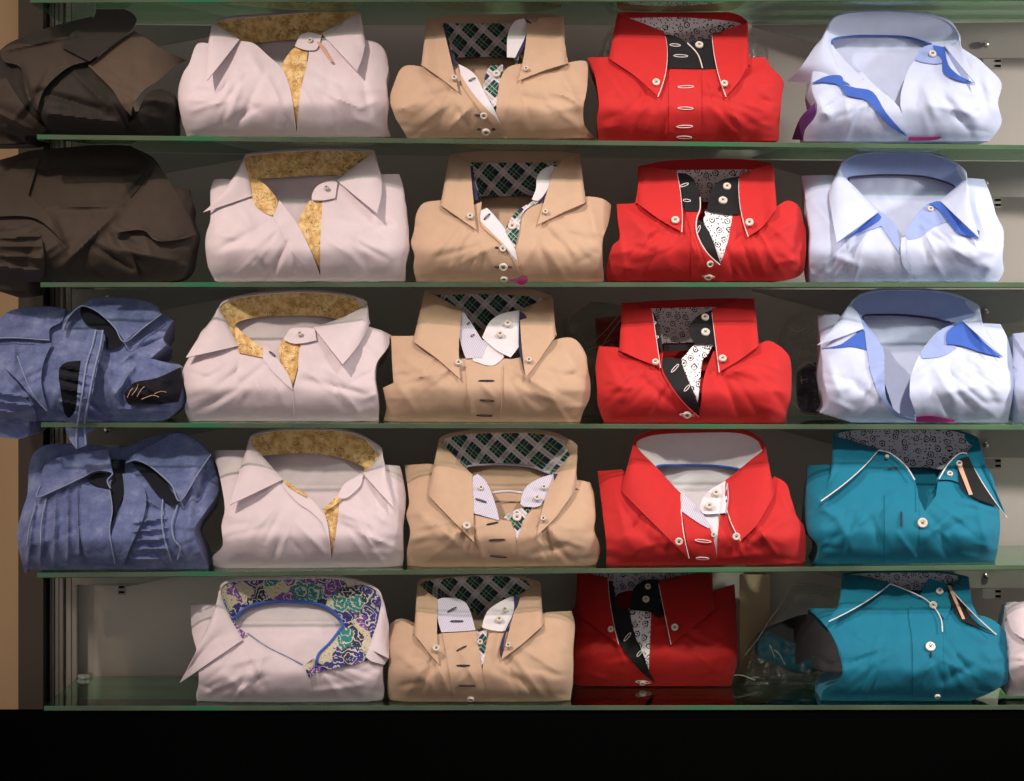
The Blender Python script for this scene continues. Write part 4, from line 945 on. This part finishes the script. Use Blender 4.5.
def X(px, d=0): return (px-512)*(D+d)/F
def Z(py, d=0): return CZ+(HY-py)*(D+d)/F
struct(box('floor', -2.2, 2.2, -3.9, WALL_Y+.05, -.05, 0, m_floor))
struct(box('wall_back', X(46, WALL_Y), 2.2, WALL_Y, WALL_Y+.05, 0, 2.9, m_wall))
struct(box('wall_left', -2.2, X(22, .31), .31, .36, 0, 2.9, m_beigewall))
struct(box('trim_1', X(22, .30), X(46.5, .30), .27, .37, 0, 2.9, m_dark))
# black fascia of the plinth under the lowest shelf
t = empty('display_plinth', (0, .02, 0), 'black plinth front below the lowest glass shelf', 'plinth')
box('front_panel', X(-120), X(1200), .002, .022, .0, Z(711.5), m_black, t, .002)
box('plinth_top', X(-120), X(1200), .022, .30, Z(711.5)-.20, Z(711.5)-.18, m_black, t)

# ---- glass shelves
LEFTX = {0: 30, 1: 37, 2: 40.5, 3: 41, 4: 37, 5: 44}
shelf_labels = {0: 'glass shelf at the very top edge of the photo', 1: 'glass shelf sloping slightly, carrying the topmost full row of shirts', 2: 'second full glass shelf down, carrying the shirt with the pink tag',
                3: 'middle glass shelf, carrying the crumpled open denim shirt', 4: 'glass shelf carrying the pleated denim shirt', 5: 'lowest glass shelf, carrying the paisley lined shirt'}
for r in range(6):
    zf = shelf_z(r); x0, x1 = X(LEFTX[r]), X(1190)
    vs = []
    e = .0007
    prof2 = [(0, -e), (0, -TH+e), (e, -TH), (SHELF_D-e, -TH), (SHELF_D, -TH+e), (SHELF_D, -e), (SHELF_D-e, 0), (e, 0)]
    for x in (x0, x1):
        for y, dz in prof2: vs.append((x, y, zf(x)+dz))
    fs = [[k, (k+1) % 8, 8+(k+1) % 8, 8+k] for k in range(8)]; fs.append(list(range(7, -1, -1))); fs.append(list(range(8, 16)))
    # faces 2 (underside) and 6 (top) are the clear faces, the rest is the ground edge
    fm = [0 if k in (2, 6) else 2 if k in (3, 4, 5) else 1 for k in range(10)]
    o = link('glass_shelf', vs, fs, G, None, smooth=False, mats=[G, GE, GB_], fm=fm)
    tag(o, shelf_labels[r], 'shelf', 'glass shelves')
    # tapered arms that carry the shelf at both ends
    for side in (0, 1):
        yb = {0: (SHELF[r][0]+3), 1: SHELF[r][1]+3}[side]
        yl = SHELF[r][0]+(SHELF[r][1]-SHELF[r][0])*((755 if side else 258)-40)/984
        k = 1-.0753  # the arms stand at the rear of the shelf: heights follow the real shelf underside
        def P(px, drop, d):
            x = X(px, d); return Vector((x, d, zf(x)-TH-.0008-drop*PX))
        if side: prof3 = [(752, 0, .30), (1000, 0, .27), (1150, 0, .25), (1150, 38, .25), (1005, 38, .27), (930, 38, .28), (870, 36, .285), (752, 2, .30)]
        else: prof3 = [(258, 0, .30), (80, 0, .27), (72, 0, .27), (72, 26, .27), (128, 29, .275), (150, 25, .28), (258, 2, .30)]
        lab = 'tapered metal bracket under %s, at its %s end' % (['the glass shelf at the top edge', 'the topmost full glass shelf', 'the second full glass shelf', 'the middle glass shelf', 'the shelf of pleated denim', 'the lowest glass shelf'][r], 'right' if side else 'left')
        if r == 5: continue
        cen = P(1000 if side else 90, 0, .27)
        bk = empty('shelf_bracket', cen, lab, 'bracket', 'shelf brackets')
        front = [P(*q) for q in prof3]; n = len(front); back = [v+Vector((0, .003, 0)) for v in front]
        fs = [list(range(n)), [n+i for i in reversed(range(n))]]+[[i, (i+1) % n, n+(i+1) % n, n+i] for i in range(n)]
        link('bracket_plate', front+back, fs, m_metal, bk, smooth=False)
        # screw and hook
        sx = 986 if side else 107; sdp = 24 if side else 10
        c0 = P(sx, sdp, .264)
        sc = []
        for j, (rr, h) in enumerate([(0.0001, .004), (.0025, .0036), (.0045, .002), (.005, 0), (.005, -.003)]):
            for q in range(14):
                a = 2*math.pi*q/14; sc.append(c0+Vector((math.cos(a)*rr, -h, math.sin(a)*rr)))
        fs = [[j*14+q, j*14+(q+1) % 14, (j+1)*14+(q+1) % 14, (j+1)*14+q] for j in range(4) for q in range(14)]
        link('screw', sc, fs, m_steel, bk)
        hx, hd = (998, 39) if side else (122, 27)
        a = P(hx, hd, .272)
        box('hook', a.x-.022 if side else a.x-.006, a.x+.004 if side else a.x+.006, .270, .274, a.z-.014, a.z, m_metal, bk, .0006)
        box('hook_slot', a.x-.004, a.x+.0035, .2685, .2700, a.z-.0045, a.z-.0015, m_black, bk)
        box('hook_slot', a.x-.004, a.x+.0035, .2685, .2700, a.z-.0115, a.z-.0085, m_black, bk)

# ---- upright rails at the left
for nm, a, b, y, col, lab in (('upright_post', 50, 53.5, .302, m_metal, 'narrow metal upright nearest the dark side panel'), ('upright_post', 55, 63, .306, m_metal, 'flat middle metal upright at the left end'), ('upright_post', 66, 77, .300, m_metal, 'widest metal upright, beside the grey back panel')):
    t = empty(nm, (X((a+b)/2, y), y, 0), lab, 'post', 'left uprights')
    box('channel', X(a, y), X(b, y), y, y+.018, 0, 2.8, col, t, .001)
    box('slot_strip', X((a+b)/2, y)-.0006, X((a+b)/2, y)+.0006, y-.0006, y, 0, 2.8, m_dark, t)
# clamp that holds the lowest shelf at the left rear
cl_ = empty('shelf_clamp', (X(86, .30), .27, shelf_z(5)(X(86))), 'small chrome clamp gripping the rear left of the lowest shelf', 'clamp')
zc = shelf_z(5)(X(86, .28))
box('jaw', X(78, .28), X(91, .28), .270, .298, zc+.0004, zc+.006, m_steel, cl_, .0015)
box('jaw', X(78, .28), X(91, .28), .270, .298, zc-TH-.006, zc-TH-.0004, m_steel, cl_, .0015)
box('bolt', X(82, .28), X(87, .28), .262, .272, zc+.0005, zc+.0055, m_steel, cl_, .001)

# ---- shirts
for a in SH: shirt(*a[:6], a[6])
# the row on the glass shelf above, of which only the undersides show
def upper(src, label, group, dy, dx=0, shrink=1):
    a = SH[src]; S = dict(a[6]); S = {k: v for k, v in S.items() if k in ('mat', 'lin', 'base', 'bl', 'br', 'T', 'L', 'N', 'lip', 'bow', 'ring')}
    shirt(label, group, 0, a[3]+dx, a[4]+dy, a[5], S)
upper(0, 'lilac shirt of which only the underside shows through the top glass', GL, -140)
upper(5, 'beige shirt of which only the underside shows through the top glass', GB, -141)
upper(10, 'red shirt of which only the underside shows through the top glass', GR, -144)
upper(15, 'pale blue shirt of which only the underside shows through the top glass', GW, -144)

# ---- left column
_shelf_z = shelf_z
def hangfn(row, px):
    zf = _shelf_z(row); xe = X(px)
    return lambda x: zf(x) if x > xe-.02 else zf(x)-.09
def left_shirt(label, row, ox, oy, s, px, **S):
    global shelf_z
    shelf_z = lambda r: hangfn(r, px)
    try: r = shirt(label, 'dark garments at the left end', row, ox, oy, s, S)
    finally: shelf_z = _shelf_z
    r.location  # base stays on the shelf
    return r
left_shirt('black shirt with turned-up stiff collar, on the topmost full shelf', 1, 0, 0, .20508, 36, mat='black', base=660, deep=.16, rand=10, step=1.9,
   bl=[(180, 660), (165, 690), (60, 705), (-80, 705), (-120, 420), (0, 245), (110, 180), (250, 130), (380, 96), (452, 80), (455, 150), (480, 262), (440, 320, 1)],
   br=[(500, 380), (560, 430), (605, 520), (625, 600), (660, 570), (720, 455), (800, 440), (842, 465), (848, 560), (855, 660)],
   P=[('collar', 'black', 22, [(452, 90), (470, 45), (540, 42), (605, 45), (650, 68), (668, 98), (640, 145), (560, 205), (480, 268), (435, 300), (300, 230), (360, 150)], 'stiff turned-up collar'),
      ('lapel', 'brown', 9, [(430, 320), (560, 212), (655, 150), (720, 190), (800, 245), (910, 295), (850, 325), (770, 395), (700, 440), (650, 510), (640, 565), (600, 520), (550, 440), (480, 370)], 'brown lapel point'),
      ('lapel', 'umber', 14, [(0, 250), (60, 215), (200, 215), (320, 180), (420, 200), (430, 300), (330, 330), (220, 430), (180, 540), (130, 460), (100, 330), (20, 300)]),
      ('sleeve', 'umber', 10, [(-60, 400), (30, 380), (80, 460), (150, 560), (230, 630), (160, 680), (60, 700), (-60, 700)]),
      ('sleeve', 'black', 12, [(200, 560), (260, 440), (330, 380), (430, 370), (500, 440), (560, 520), (610, 620), (600, 655), (400, 655), (250, 650)])],
   cr=[(20, 250, 360, 180, 16, 6), (90, 330, 180, 600, 18, 8), (200, 460, 480, 540, 26, -7), (240, 560, 560, 600, 20, 7), (330, 330, 520, 520, 24, 6), (0, 560, 150, 640, 18, 7), (0, 640, 120, 700, 14, -6), (700, 480, 860, 520, 26, 7)])
left_shirt('black shirt with gathered sleeve, slumped on the second full shelf', 2, 0, 130, .21762, 40, mat='umber', base=698, deep=.16, rand=12, step=1.9,
   bl=[(185, 698), (170, 740), (110, 770), (60, 760), (-80, 720), (-120, 400), (-60, 180), (60, 120), (180, 90), (330, 78), (450, 68, 1)],
   br=[(600, 72), (700, 130), (750, 200), (800, 262), (870, 275), (885, 340), (870, 400), (895, 470), (870, 560), (855, 650), (800, 690), (620, 698)],
   P=[('shade_patch', 'black', 3, [(200, 86), (330, 78), (450, 68), (590, 74), (690, 150), (650, 250), (600, 310), (575, 250), (560, 190), (400, 175), (230, 185)], 'shade inside the neck, coloured black'),  # black patch paints the shadow at the back of the neck
      ('collar', 'umber', 12, [(510, 478), (560, 400), (640, 300), (720, 160), (770, 220), (800, 270), (860, 370), (900, 480), (840, 500), (720, 510), (660, 462), (580, 465)], 'turned-down collar leaf'),
      ('collar', 'umber', 9, [(-40, 400), (0, 250), (80, 150), (180, 130), (130, 300), (200, 365), (240, 420), (285, 505), (190, 420), (100, 395)], 'turned-down collar leaf'),
      ('cuff', 'umber', 14, [(-60, 460), (60, 440), (170, 470), (200, 560), (195, 680), (130, 740), (-60, 720)], 'gathered cuff'),
      ('cuff', 'umber', 12, [(430, 520), (520, 480), (600, 560), (640, 680), (560, 690), (460, 660), (410, 600)])],
   cr=[(200, 200, 600, 190, 40, -8), (220, 360, 560, 350, 14, 5), (300, 620, 520, 400, 22, 8), (0, 500, 180, 490, 9, 6), (0, 540, 190, 540, 9, 6), (0, 580, 190, 590, 9, 6), (0, 630, 180, 650, 10, 6), (600, 300, 700, 200, 26, -7), (240, 420, 300, 560, 18, 6), (440, 540, 600, 640, 16, -7), (560, 560, 840, 620, 26, 6)])
left_shirt('crumpled blue denim shirt with open collar, hanging off the end of the middle shelf', 3, 0, 280, .21762, 41, mat='denim', base=660, deep=.16, rand=14, step=1.7,
   bl=[(190, 660), (150, 700), (90, 730), (20, 715), (-80, 690), (-120, 300), (-20, 210), (50, 140), (200, 122), (300, 132, 1)],
   br=[(330, 150), (430, 88), (560, 82), (700, 110), (740, 158), (795, 188), (770, 225), (750, 270), (762, 300), (690, 362), (760, 380), (820, 400), (838, 460), (845, 560), (800, 610), (750, 645), (600, 650), (520, 655)],
   P=[('collar', 'denim', 14, [(-60, 268), (-50, 230), (30, 150), (110, 128), (200, 124), (300, 134), (285, 190), (230, 222), (228, 275), (190, 270), (80, 262)], 'collar leaf with pale stitched edge'),
      ('collar', 'denim', 20, [(285, 235), (295, 180), (350, 130), (430, 86), (560, 82), (700, 108), (742, 156), (660, 215), (572, 282), (530, 220), (470, 160), (415, 128), (372, 120), (320, 170)], 'collar leaf with pale stitched edge'),
      ('shade_patch', 'denimshade', 8, [(372, 122), (430, 140), (500, 190), (565, 290), (540, 310), (490, 320), (470, 230), (400, 205), (370, 160)], 'painted shade inside the neck'),
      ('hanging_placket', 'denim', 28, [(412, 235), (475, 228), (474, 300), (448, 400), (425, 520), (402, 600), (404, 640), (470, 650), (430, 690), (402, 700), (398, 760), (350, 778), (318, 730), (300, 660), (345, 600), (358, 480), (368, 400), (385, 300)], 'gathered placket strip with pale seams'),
      ('shade_patch', 'denimshade', 9, [(270, 420), (300, 380), (370, 370), (370, 560), (345, 640), (300, 620), (280, 520)], 'painted shade of a fold'),
      ('slot_shade', 'denimshade', 10, [(570, 520), (620, 470), (720, 450), (830, 400), (840, 480), (820, 560), (740, 570), (640, 580), (590, 570)], 'painted shade between the folds'),
      ('front_panel', 'denim', 12, [(20, 400), (80, 350), (150, 300), (240, 290), (200, 380), (190, 480), (220, 600), (150, 540), (80, 460)]),
      ('cuff', 'denim', 16, [(-60, 480), (20, 460), (90, 520), (160, 600), (155, 690), (90, 730), (-60, 710)], 'gathered cuff')],
   Tb=[('denimlight', .9, 17, [(-40, 268), (80, 266), (190, 274), (228, 276)]), ('denimlight', .9, 23, [(740, 158), (660, 218), (572, 284), (530, 222), (470, 162), (420, 130), (372, 120), (320, 165), (288, 230)]),
       ('denimlight', .9, 14, [(80, 350), (120, 460), (160, 540), (215, 602)]), ('tan', .5, 11, [(585, 540), (600, 508), (612, 498)]), ('tan', .5, 11, [(606, 530), (628, 500), (634, 480)]), ('tan', .5, 11, [(630, 536), (648, 505), (664, 490)]), ('tan', .5, 11, [(650, 548), (700, 530), (730, 538)]), ('tan', .5, 11, [(710, 522), (740, 512), (765, 516)]),  # the tan strokes are painted crumple highlights, not stitching
       ('denimlight', 1.2, 31, [(440, 232), (425, 300), (395, 400), (372, 560), (352, 700), (352, 770)]), ('denimlight', 1.2, 31, [(472, 232), (462, 300), (432, 420), (405, 560), (388, 660), (395, 756)])],
   cr=[(380, 330, 460, 345, 9, 3), (375, 380, 450, 395, 9, -3), (365, 430, 440, 450, 9, 3), (360, 480, 430, 500, 9, -3), (350, 540, 420, 555, 9, 3), (340, 600, 410, 615, 9, -3), (330, 660, 400, 675, 10, 4), (-20, 520, 120, 540, 8, 6), (-20, 560, 140, 580, 8, 6), (-20, 600, 150, 620, 8, 6), (-20, 650, 130, 670, 8, 6), (270, 400, 380, 420, 8, 5), (270, 450, 380, 470, 8, 5), (280, 500, 370, 520, 8, 5), (280, 560, 360, 580, 8, 5), (420, 320, 540, 560, 26, 8), (560, 380, 640, 320, 18, 7), (580, 340, 760, 270, 14, -8), (540, 520, 620, 400, 16, 8), (560, 600, 780, 610, 20, 8), (60, 300, 60, 420, 16, 5), (400, 560, 500, 640, 18, -6)])
left_shirt('pleated blue denim shirt with two pointed collar leaves', 4, 0, 420, .22461, 37, mat='denim', base=680, deep=.16, rand=8, step=1.7,
   bl=[(110, 680), (75, 520), (100, 400), (122, 330), (135, 180), (200, 112), (330, 110), (470, 118, 1)],
   br=[(560, 120), (640, 90), (700, 70), (790, 55), (860, 80), (940, 155), (972, 310), (920, 400), (862, 490), (880, 560), (925, 660), (905, 680)],
   P=[('collar', 'denim', 16, [(165, 345), (178, 290), (205, 195), (330, 150), (480, 132), (502, 235), (470, 225), (420, 225), (360, 258), (250, 310)], 'left collar leaf with pale stitched edge'),
      ('collar', 'denim', 20, [(558, 190), (600, 150), (680, 110), (790, 58), (880, 100), (938, 155), (880, 240), (802, 360), (765, 292), (700, 230), (650, 195), (600, 178)], 'right collar leaf with pale stitched edge'),
      ('shade_patch', 'denimshade', 6, [(495, 175), (556, 178), (548, 330), (520, 400), (498, 460), (492, 300), (505, 240)], 'painted shade in the neck opening'),
      ('shade_patch', 'denimshade', 9, [(585, 186), (650, 200), (720, 260), (800, 365), (770, 385), (700, 330), (640, 250)], 'painted shade under the collar leaf'),
      ('shade_patch', 'denimshade', 7, [(385, 262), (430, 235), (500, 240), (470, 268), (492, 305), (430, 290)], 'painted shade under the collar leaf'),
      ('placket', 'denim', 11, [(545, 240), (600, 245), (650, 330), (640, 430), (610, 500), (570, 590), (545, 660), (505, 640), (495, 520), (530, 420), (552, 330)]),
      ('placket', 'denim', 12, [(365, 285), (430, 300), (488, 312), (500, 400), (488, 500), (512, 640), (400, 650), (362, 540), (352, 400)])],
   Tb=[('denimlight', 1.0, 19, [(180, 290), (165, 343), (250, 310), (360, 258), (430, 225), (500, 235), (478, 270), (492, 305)]), ('denimlight', 1.0, 23, [(938, 155), (880, 240), (802, 360), (765, 292), (700, 230), (650, 195), (600, 178), (560, 190)]),
       ('denimlight', 1.1, 7, [(725, 350), (720, 450), (735, 540), (762, 630)]), ('denimlight', 1.1, 7, [(790, 380), (765, 460), (775, 530), (802, 570), (790, 620)]), ('denimlight', .8, 14, [(488, 312), (500, 400), (488, 500), (512, 640)]), ('denimlight', .8, 5, [(160, 370), (130, 480), (120, 560)]), ('denimlight', .8, 5, [(205, 350), (185, 450), (180, 560)])],
   cr=[(150, 360, 120, 640, 11, 6), (195, 350, 175, 640, 11, 6), (245, 330, 235, 640, 12, 7), (295, 310, 300, 640, 12, 6), (340, 300, 350, 600, 10, 5), (600, 460, 740, 440, 9, 7), (600, 500, 740, 485, 9, 7), (600, 540, 740, 530, 9, 7), (590, 580, 740, 575, 9, 7), (580, 620, 740, 620, 9, 7), (650, 360, 720, 400, 10, 6), (860, 200, 820, 600, 30, 6), (900, 250, 860, 420, 20, -5)])

# ---- right edge, cut by the frame
S1 = dict(mat='white', base=598, rand=8, bl=[(985, 598), (975, 520), (985, 440), (975, 330), (982, 225), (1060, 235, 1)], br=[(1240, 180), (1500, 190), (1640, 250), (1680, 400), (1660, 598)],
          P=[('collar', 'white', 12, [(975, 225), (1050, 215), (1160, 180), (1200, 330), (1150, 420), (1040, 320)])])
shirt('pale blue shirt cut off by the right frame edge, on the middle shelf', 'shirts at the right end', 3, 780, 280, .23828, S1)
S2 = dict(mat='lilac', base=490, rand=8, bl=[(965, 490), (972, 430), (970, 330), (955, 220), (960, 158), (1000, 152, 1)], br=[(1200, 150), (1500, 160), (1640, 250), (1680, 400), (1660, 490)],
          P=[('collar', 'lilac', 12, [(955, 165), (1020, 150), (1160, 120), (1250, 260), (1100, 300), (985, 260)])])
shirt('lilac shirt cut off by the right frame edge, on the lowest shelf', 'shirts at the right end', 5, 740, 560, .27734, S2)

# ---- plastic bags and what is packed in them
def pillow(name, poly, d, thick, mat, parent, crumple, seed, row, step=3.5):
    poly = resample(chaikin(poly), step); v2, tr = triangulate(poly, step); zf = shelf_z(row)
    def ed(x, y):
        m = 1e9
        for i in range(len(poly)):
            a, b = poly[i-1], poly[i]
            dx, dy = b[0]-a[0], b[1]-a[1]; l = dx*dx+dy*dy or 1
            t = max(0, min(1, ((x-a[0])*dx+(y-a[1])*dy)/l)); m = min(m, math.hypot(x-a[0]-dx*t, y-a[1]-dy*t))
        return m
    fr, bk = [], []
    for x, y in v2:
        e = min(1, ed(x, y)/11); q = math.sqrt(max(0, 1-(1-e)**2))*thick/2
        r = crumple*(abs(noise.noise(Vector((x*.11+seed, y*.05, seed))))*1.6+noise.noise(Vector((x*.05, y*.16+seed, seed+4))))*min(1, e*2)
        fr.append(pt(x, y, d-q-r)); bk.append(pt(x, y, d+q+r*.4+.0004))
    n = len(fr)
    allv = fr+bk
    for v in allv: v.z = max(v.z, zf(v.x)+.0006)
    fs = list(tr)+[[i+n for i in reversed(f)] for f in tr]+[[b, a, a+n, b+n] for a, b in boundary(tr)]
    return link(name, allv, fs, mat, parent, [(v.x*100, v.z*100) for v in allv], sharp=55 if mat is not M['film'] else 24)
def packed(label, mat, poly, d, thick, row, seed, cat='garment', name='packed_shirt'):
    xs = [p[0] for p in poly]; x = X(sum(xs)/len(xs), d)
    o = pillow(name, poly, d, thick, M[mat], None, .005, seed, row); tag(o, label, cat, 'garments packed in clear bags'); return o
def bag(label, poly, d, thick, row, seed, crumple=.012, streaks=()):
    xs = [p[0] for p in poly]; x = X(sum(xs)/len(xs), d)
    t = empty('plastic_bag', (x, d, shelf_z(row)(x)), label, 'plastic bag', 'clear plastic bags')
    pillow('bag_film', poly, d, thick, M['film'], t, crumple, seed, row)
    for st in streaks:
        q = cr(st, 5)
        tube('crease', [pt(a, b, d-thick/2-crumple*.7) for a, b in q], .0005, M['thread_white'] if False else m_crease_glint, t, seg=5)  # pale tubes stand in for the glints along the film creases
    return t
m_crease_glint = plain('film_crease_glint', (.50, .46, .40), .25)  # pale colour paints the glints along the creased film
packed('dark red garment in a clear bag, behind the red shirt of the middle shelf', 'darkred', [(595, 318), (640, 316), (660, 330), (660, 420), (600, 420), (597, 370)], .25, .05, 3, 3)
bag('clear bag around a dark red garment, between beige and red shirts', [(562, 320), (585, 306), (600, 302), (660, 312), (664, 421), (580, 421), (572, 390), (566, 350)], .25, .09, 3, 11, streaks=[[(562, 321), (575, 313), (583, 303)], [(572, 330), (568, 322), (572, 312), (585, 306)], [(586, 350), (600, 346), (610, 340)], [(590, 345), (608, 328), (618, 315)], [(592, 385), (600, 350), (622, 318)]])
packed('navy garment in a clear bag, beside the wide-collared pale blue shirt', 'navy', [(797, 372), (815, 362), (850, 362), (850, 414), (806, 414), (797, 400)], .24, .05, 3, 5)
bag('clear bag around a navy garment, between red and pale blue shirts', [(778, 340), (790, 318), (812, 312), (845, 320), (852, 421), (786, 421), (790, 390), (780, 370)], .24, .09, 3, 23, streaks=[[(800, 381), (807, 379)], [(801, 376), (802, 384)], [(798, 368), (808, 362), (815, 366)], [(792, 402), (804, 412), (820, 414)], [(788, 326), (796, 332), (806, 328)]])
packed('rolled teal garment in a clear bag, left of the teal shirt on the lowest shelf', 'teal', [(754, 645), (758, 633), (775, 626), (800, 630), (830, 640), (834, 668), (800, 674), (775, 664), (757, 658)], .235, .045, 5, 8)
bag('large crinkled clear bag around a rolled teal garment, lowest shelf', [(742, 660), (752, 640), (768, 622), (790, 590), (800, 583), (840, 588), (850, 640), (850, 700), (746, 700), (738, 690)], .235, .08, 5, 31, .010,
    streaks=[[(768, 622), (780, 606), (792, 586), (805, 585)], [(778, 628), (795, 620), (806, 614)], [(745, 655), (757, 640), (768, 622)], [(774, 650), (780, 655), (785, 665)], [(770, 645), (775, 658)], [(728, 677), (740, 675), (755, 680)]])
bag('clear bag sticking out behind the red shirt of the topmost full shelf', [(600, 52), (606, 34), (620, 26), (680, 30), (752, 34), (766, 46), (768, 60), (760, 90), (760, 138), (602, 138), (596, 70)], .245, .07, 1, 41, streaks=[[(602, 60), (606, 40), (616, 28)], [(608, 56), (614, 42)], [(764, 42), (768, 56)]])
# added buff sheet whose colour stands in for a light patch on the wall
zs = shelf_z(5)
c_ = box('light_patch_sheet', X(739, .30), X(769.5, .30), .290, .294, zs(X(750))+.0005, Z(574, .30), m_light_patch, None, .0008)
tag(c_, 'added buff sheet for a wall light patch, behind the clear bag', 'light patch')

# ---- light: shop spots on the ceiling and an added side fill, out of the frame
def spot(loc, tgt, e, col, size=.12, ang=60, blend=.6):
    l = bpy.data.lights.new('ceiling_or_fill_spot', 'SPOT'); l.energy = e; l.color = col; l.shadow_soft_size = size; l.spot_size = math.radians(ang); l.spot_blend = blend
    o = bpy.data.objects.new('ceiling_or_fill_spot', l); COL.objects.link(o); o.location = loc
    o.rotation_euler = (Vector(tgt)-Vector(loc)).to_track_quat('-Z', 'Y').to_euler(); return o
spot((.85, -1.75, 2.95), (.42, 0, 1.52), 150, (1, .92, .83), .05, 36, .9)
spot((2.1, -.75, 1.95), (.72, .33, 1.42), 150, (1, .93, .85), .12, 50, 1)  # added fill from the right, only to brighten the right end of the wall
spot((-1.15, -1.5, 2.95), (.0, 0, 1.35), 165, (1, .85, .73), .05, 42, .9)
spot((-1.35, -1.0, 2.7), (-.80, .2, 1.5), 22, (1, .70, .42), .05, 40, .8)
w = bpy.data.worlds.new('World'); SC.world = w; w.use_nodes = True
w.node_tree.nodes['Background'].inputs[0].default_value = (1, .90, .84, 1); w.node_tree.nodes['Background'].inputs[1].default_value = .46

cam = bpy.data.cameras.new('camera'); co = bpy.data.objects.new('camera', cam); COL.objects.link(co)
co.location = (0, -D, CZ); co.rotation_euler = (math.pi/2, 0, 0)
cam.sensor_width = 36; cam.lens = F/W*36; cam.shift_y = -(390.5-HY)/W; cam.clip_start = .1
SC.camera = co
SC.view_settings.view_transform = 'Standard'; SC.view_settings.look = 'None'; SC.view_settings.gamma = 1; SC.view_settings.use_curve_mapping = False
SC.view_settings.exposure = -.12
SC.cycles.max_bounces = 6; SC.cycles.transparent_max_bounces = 24
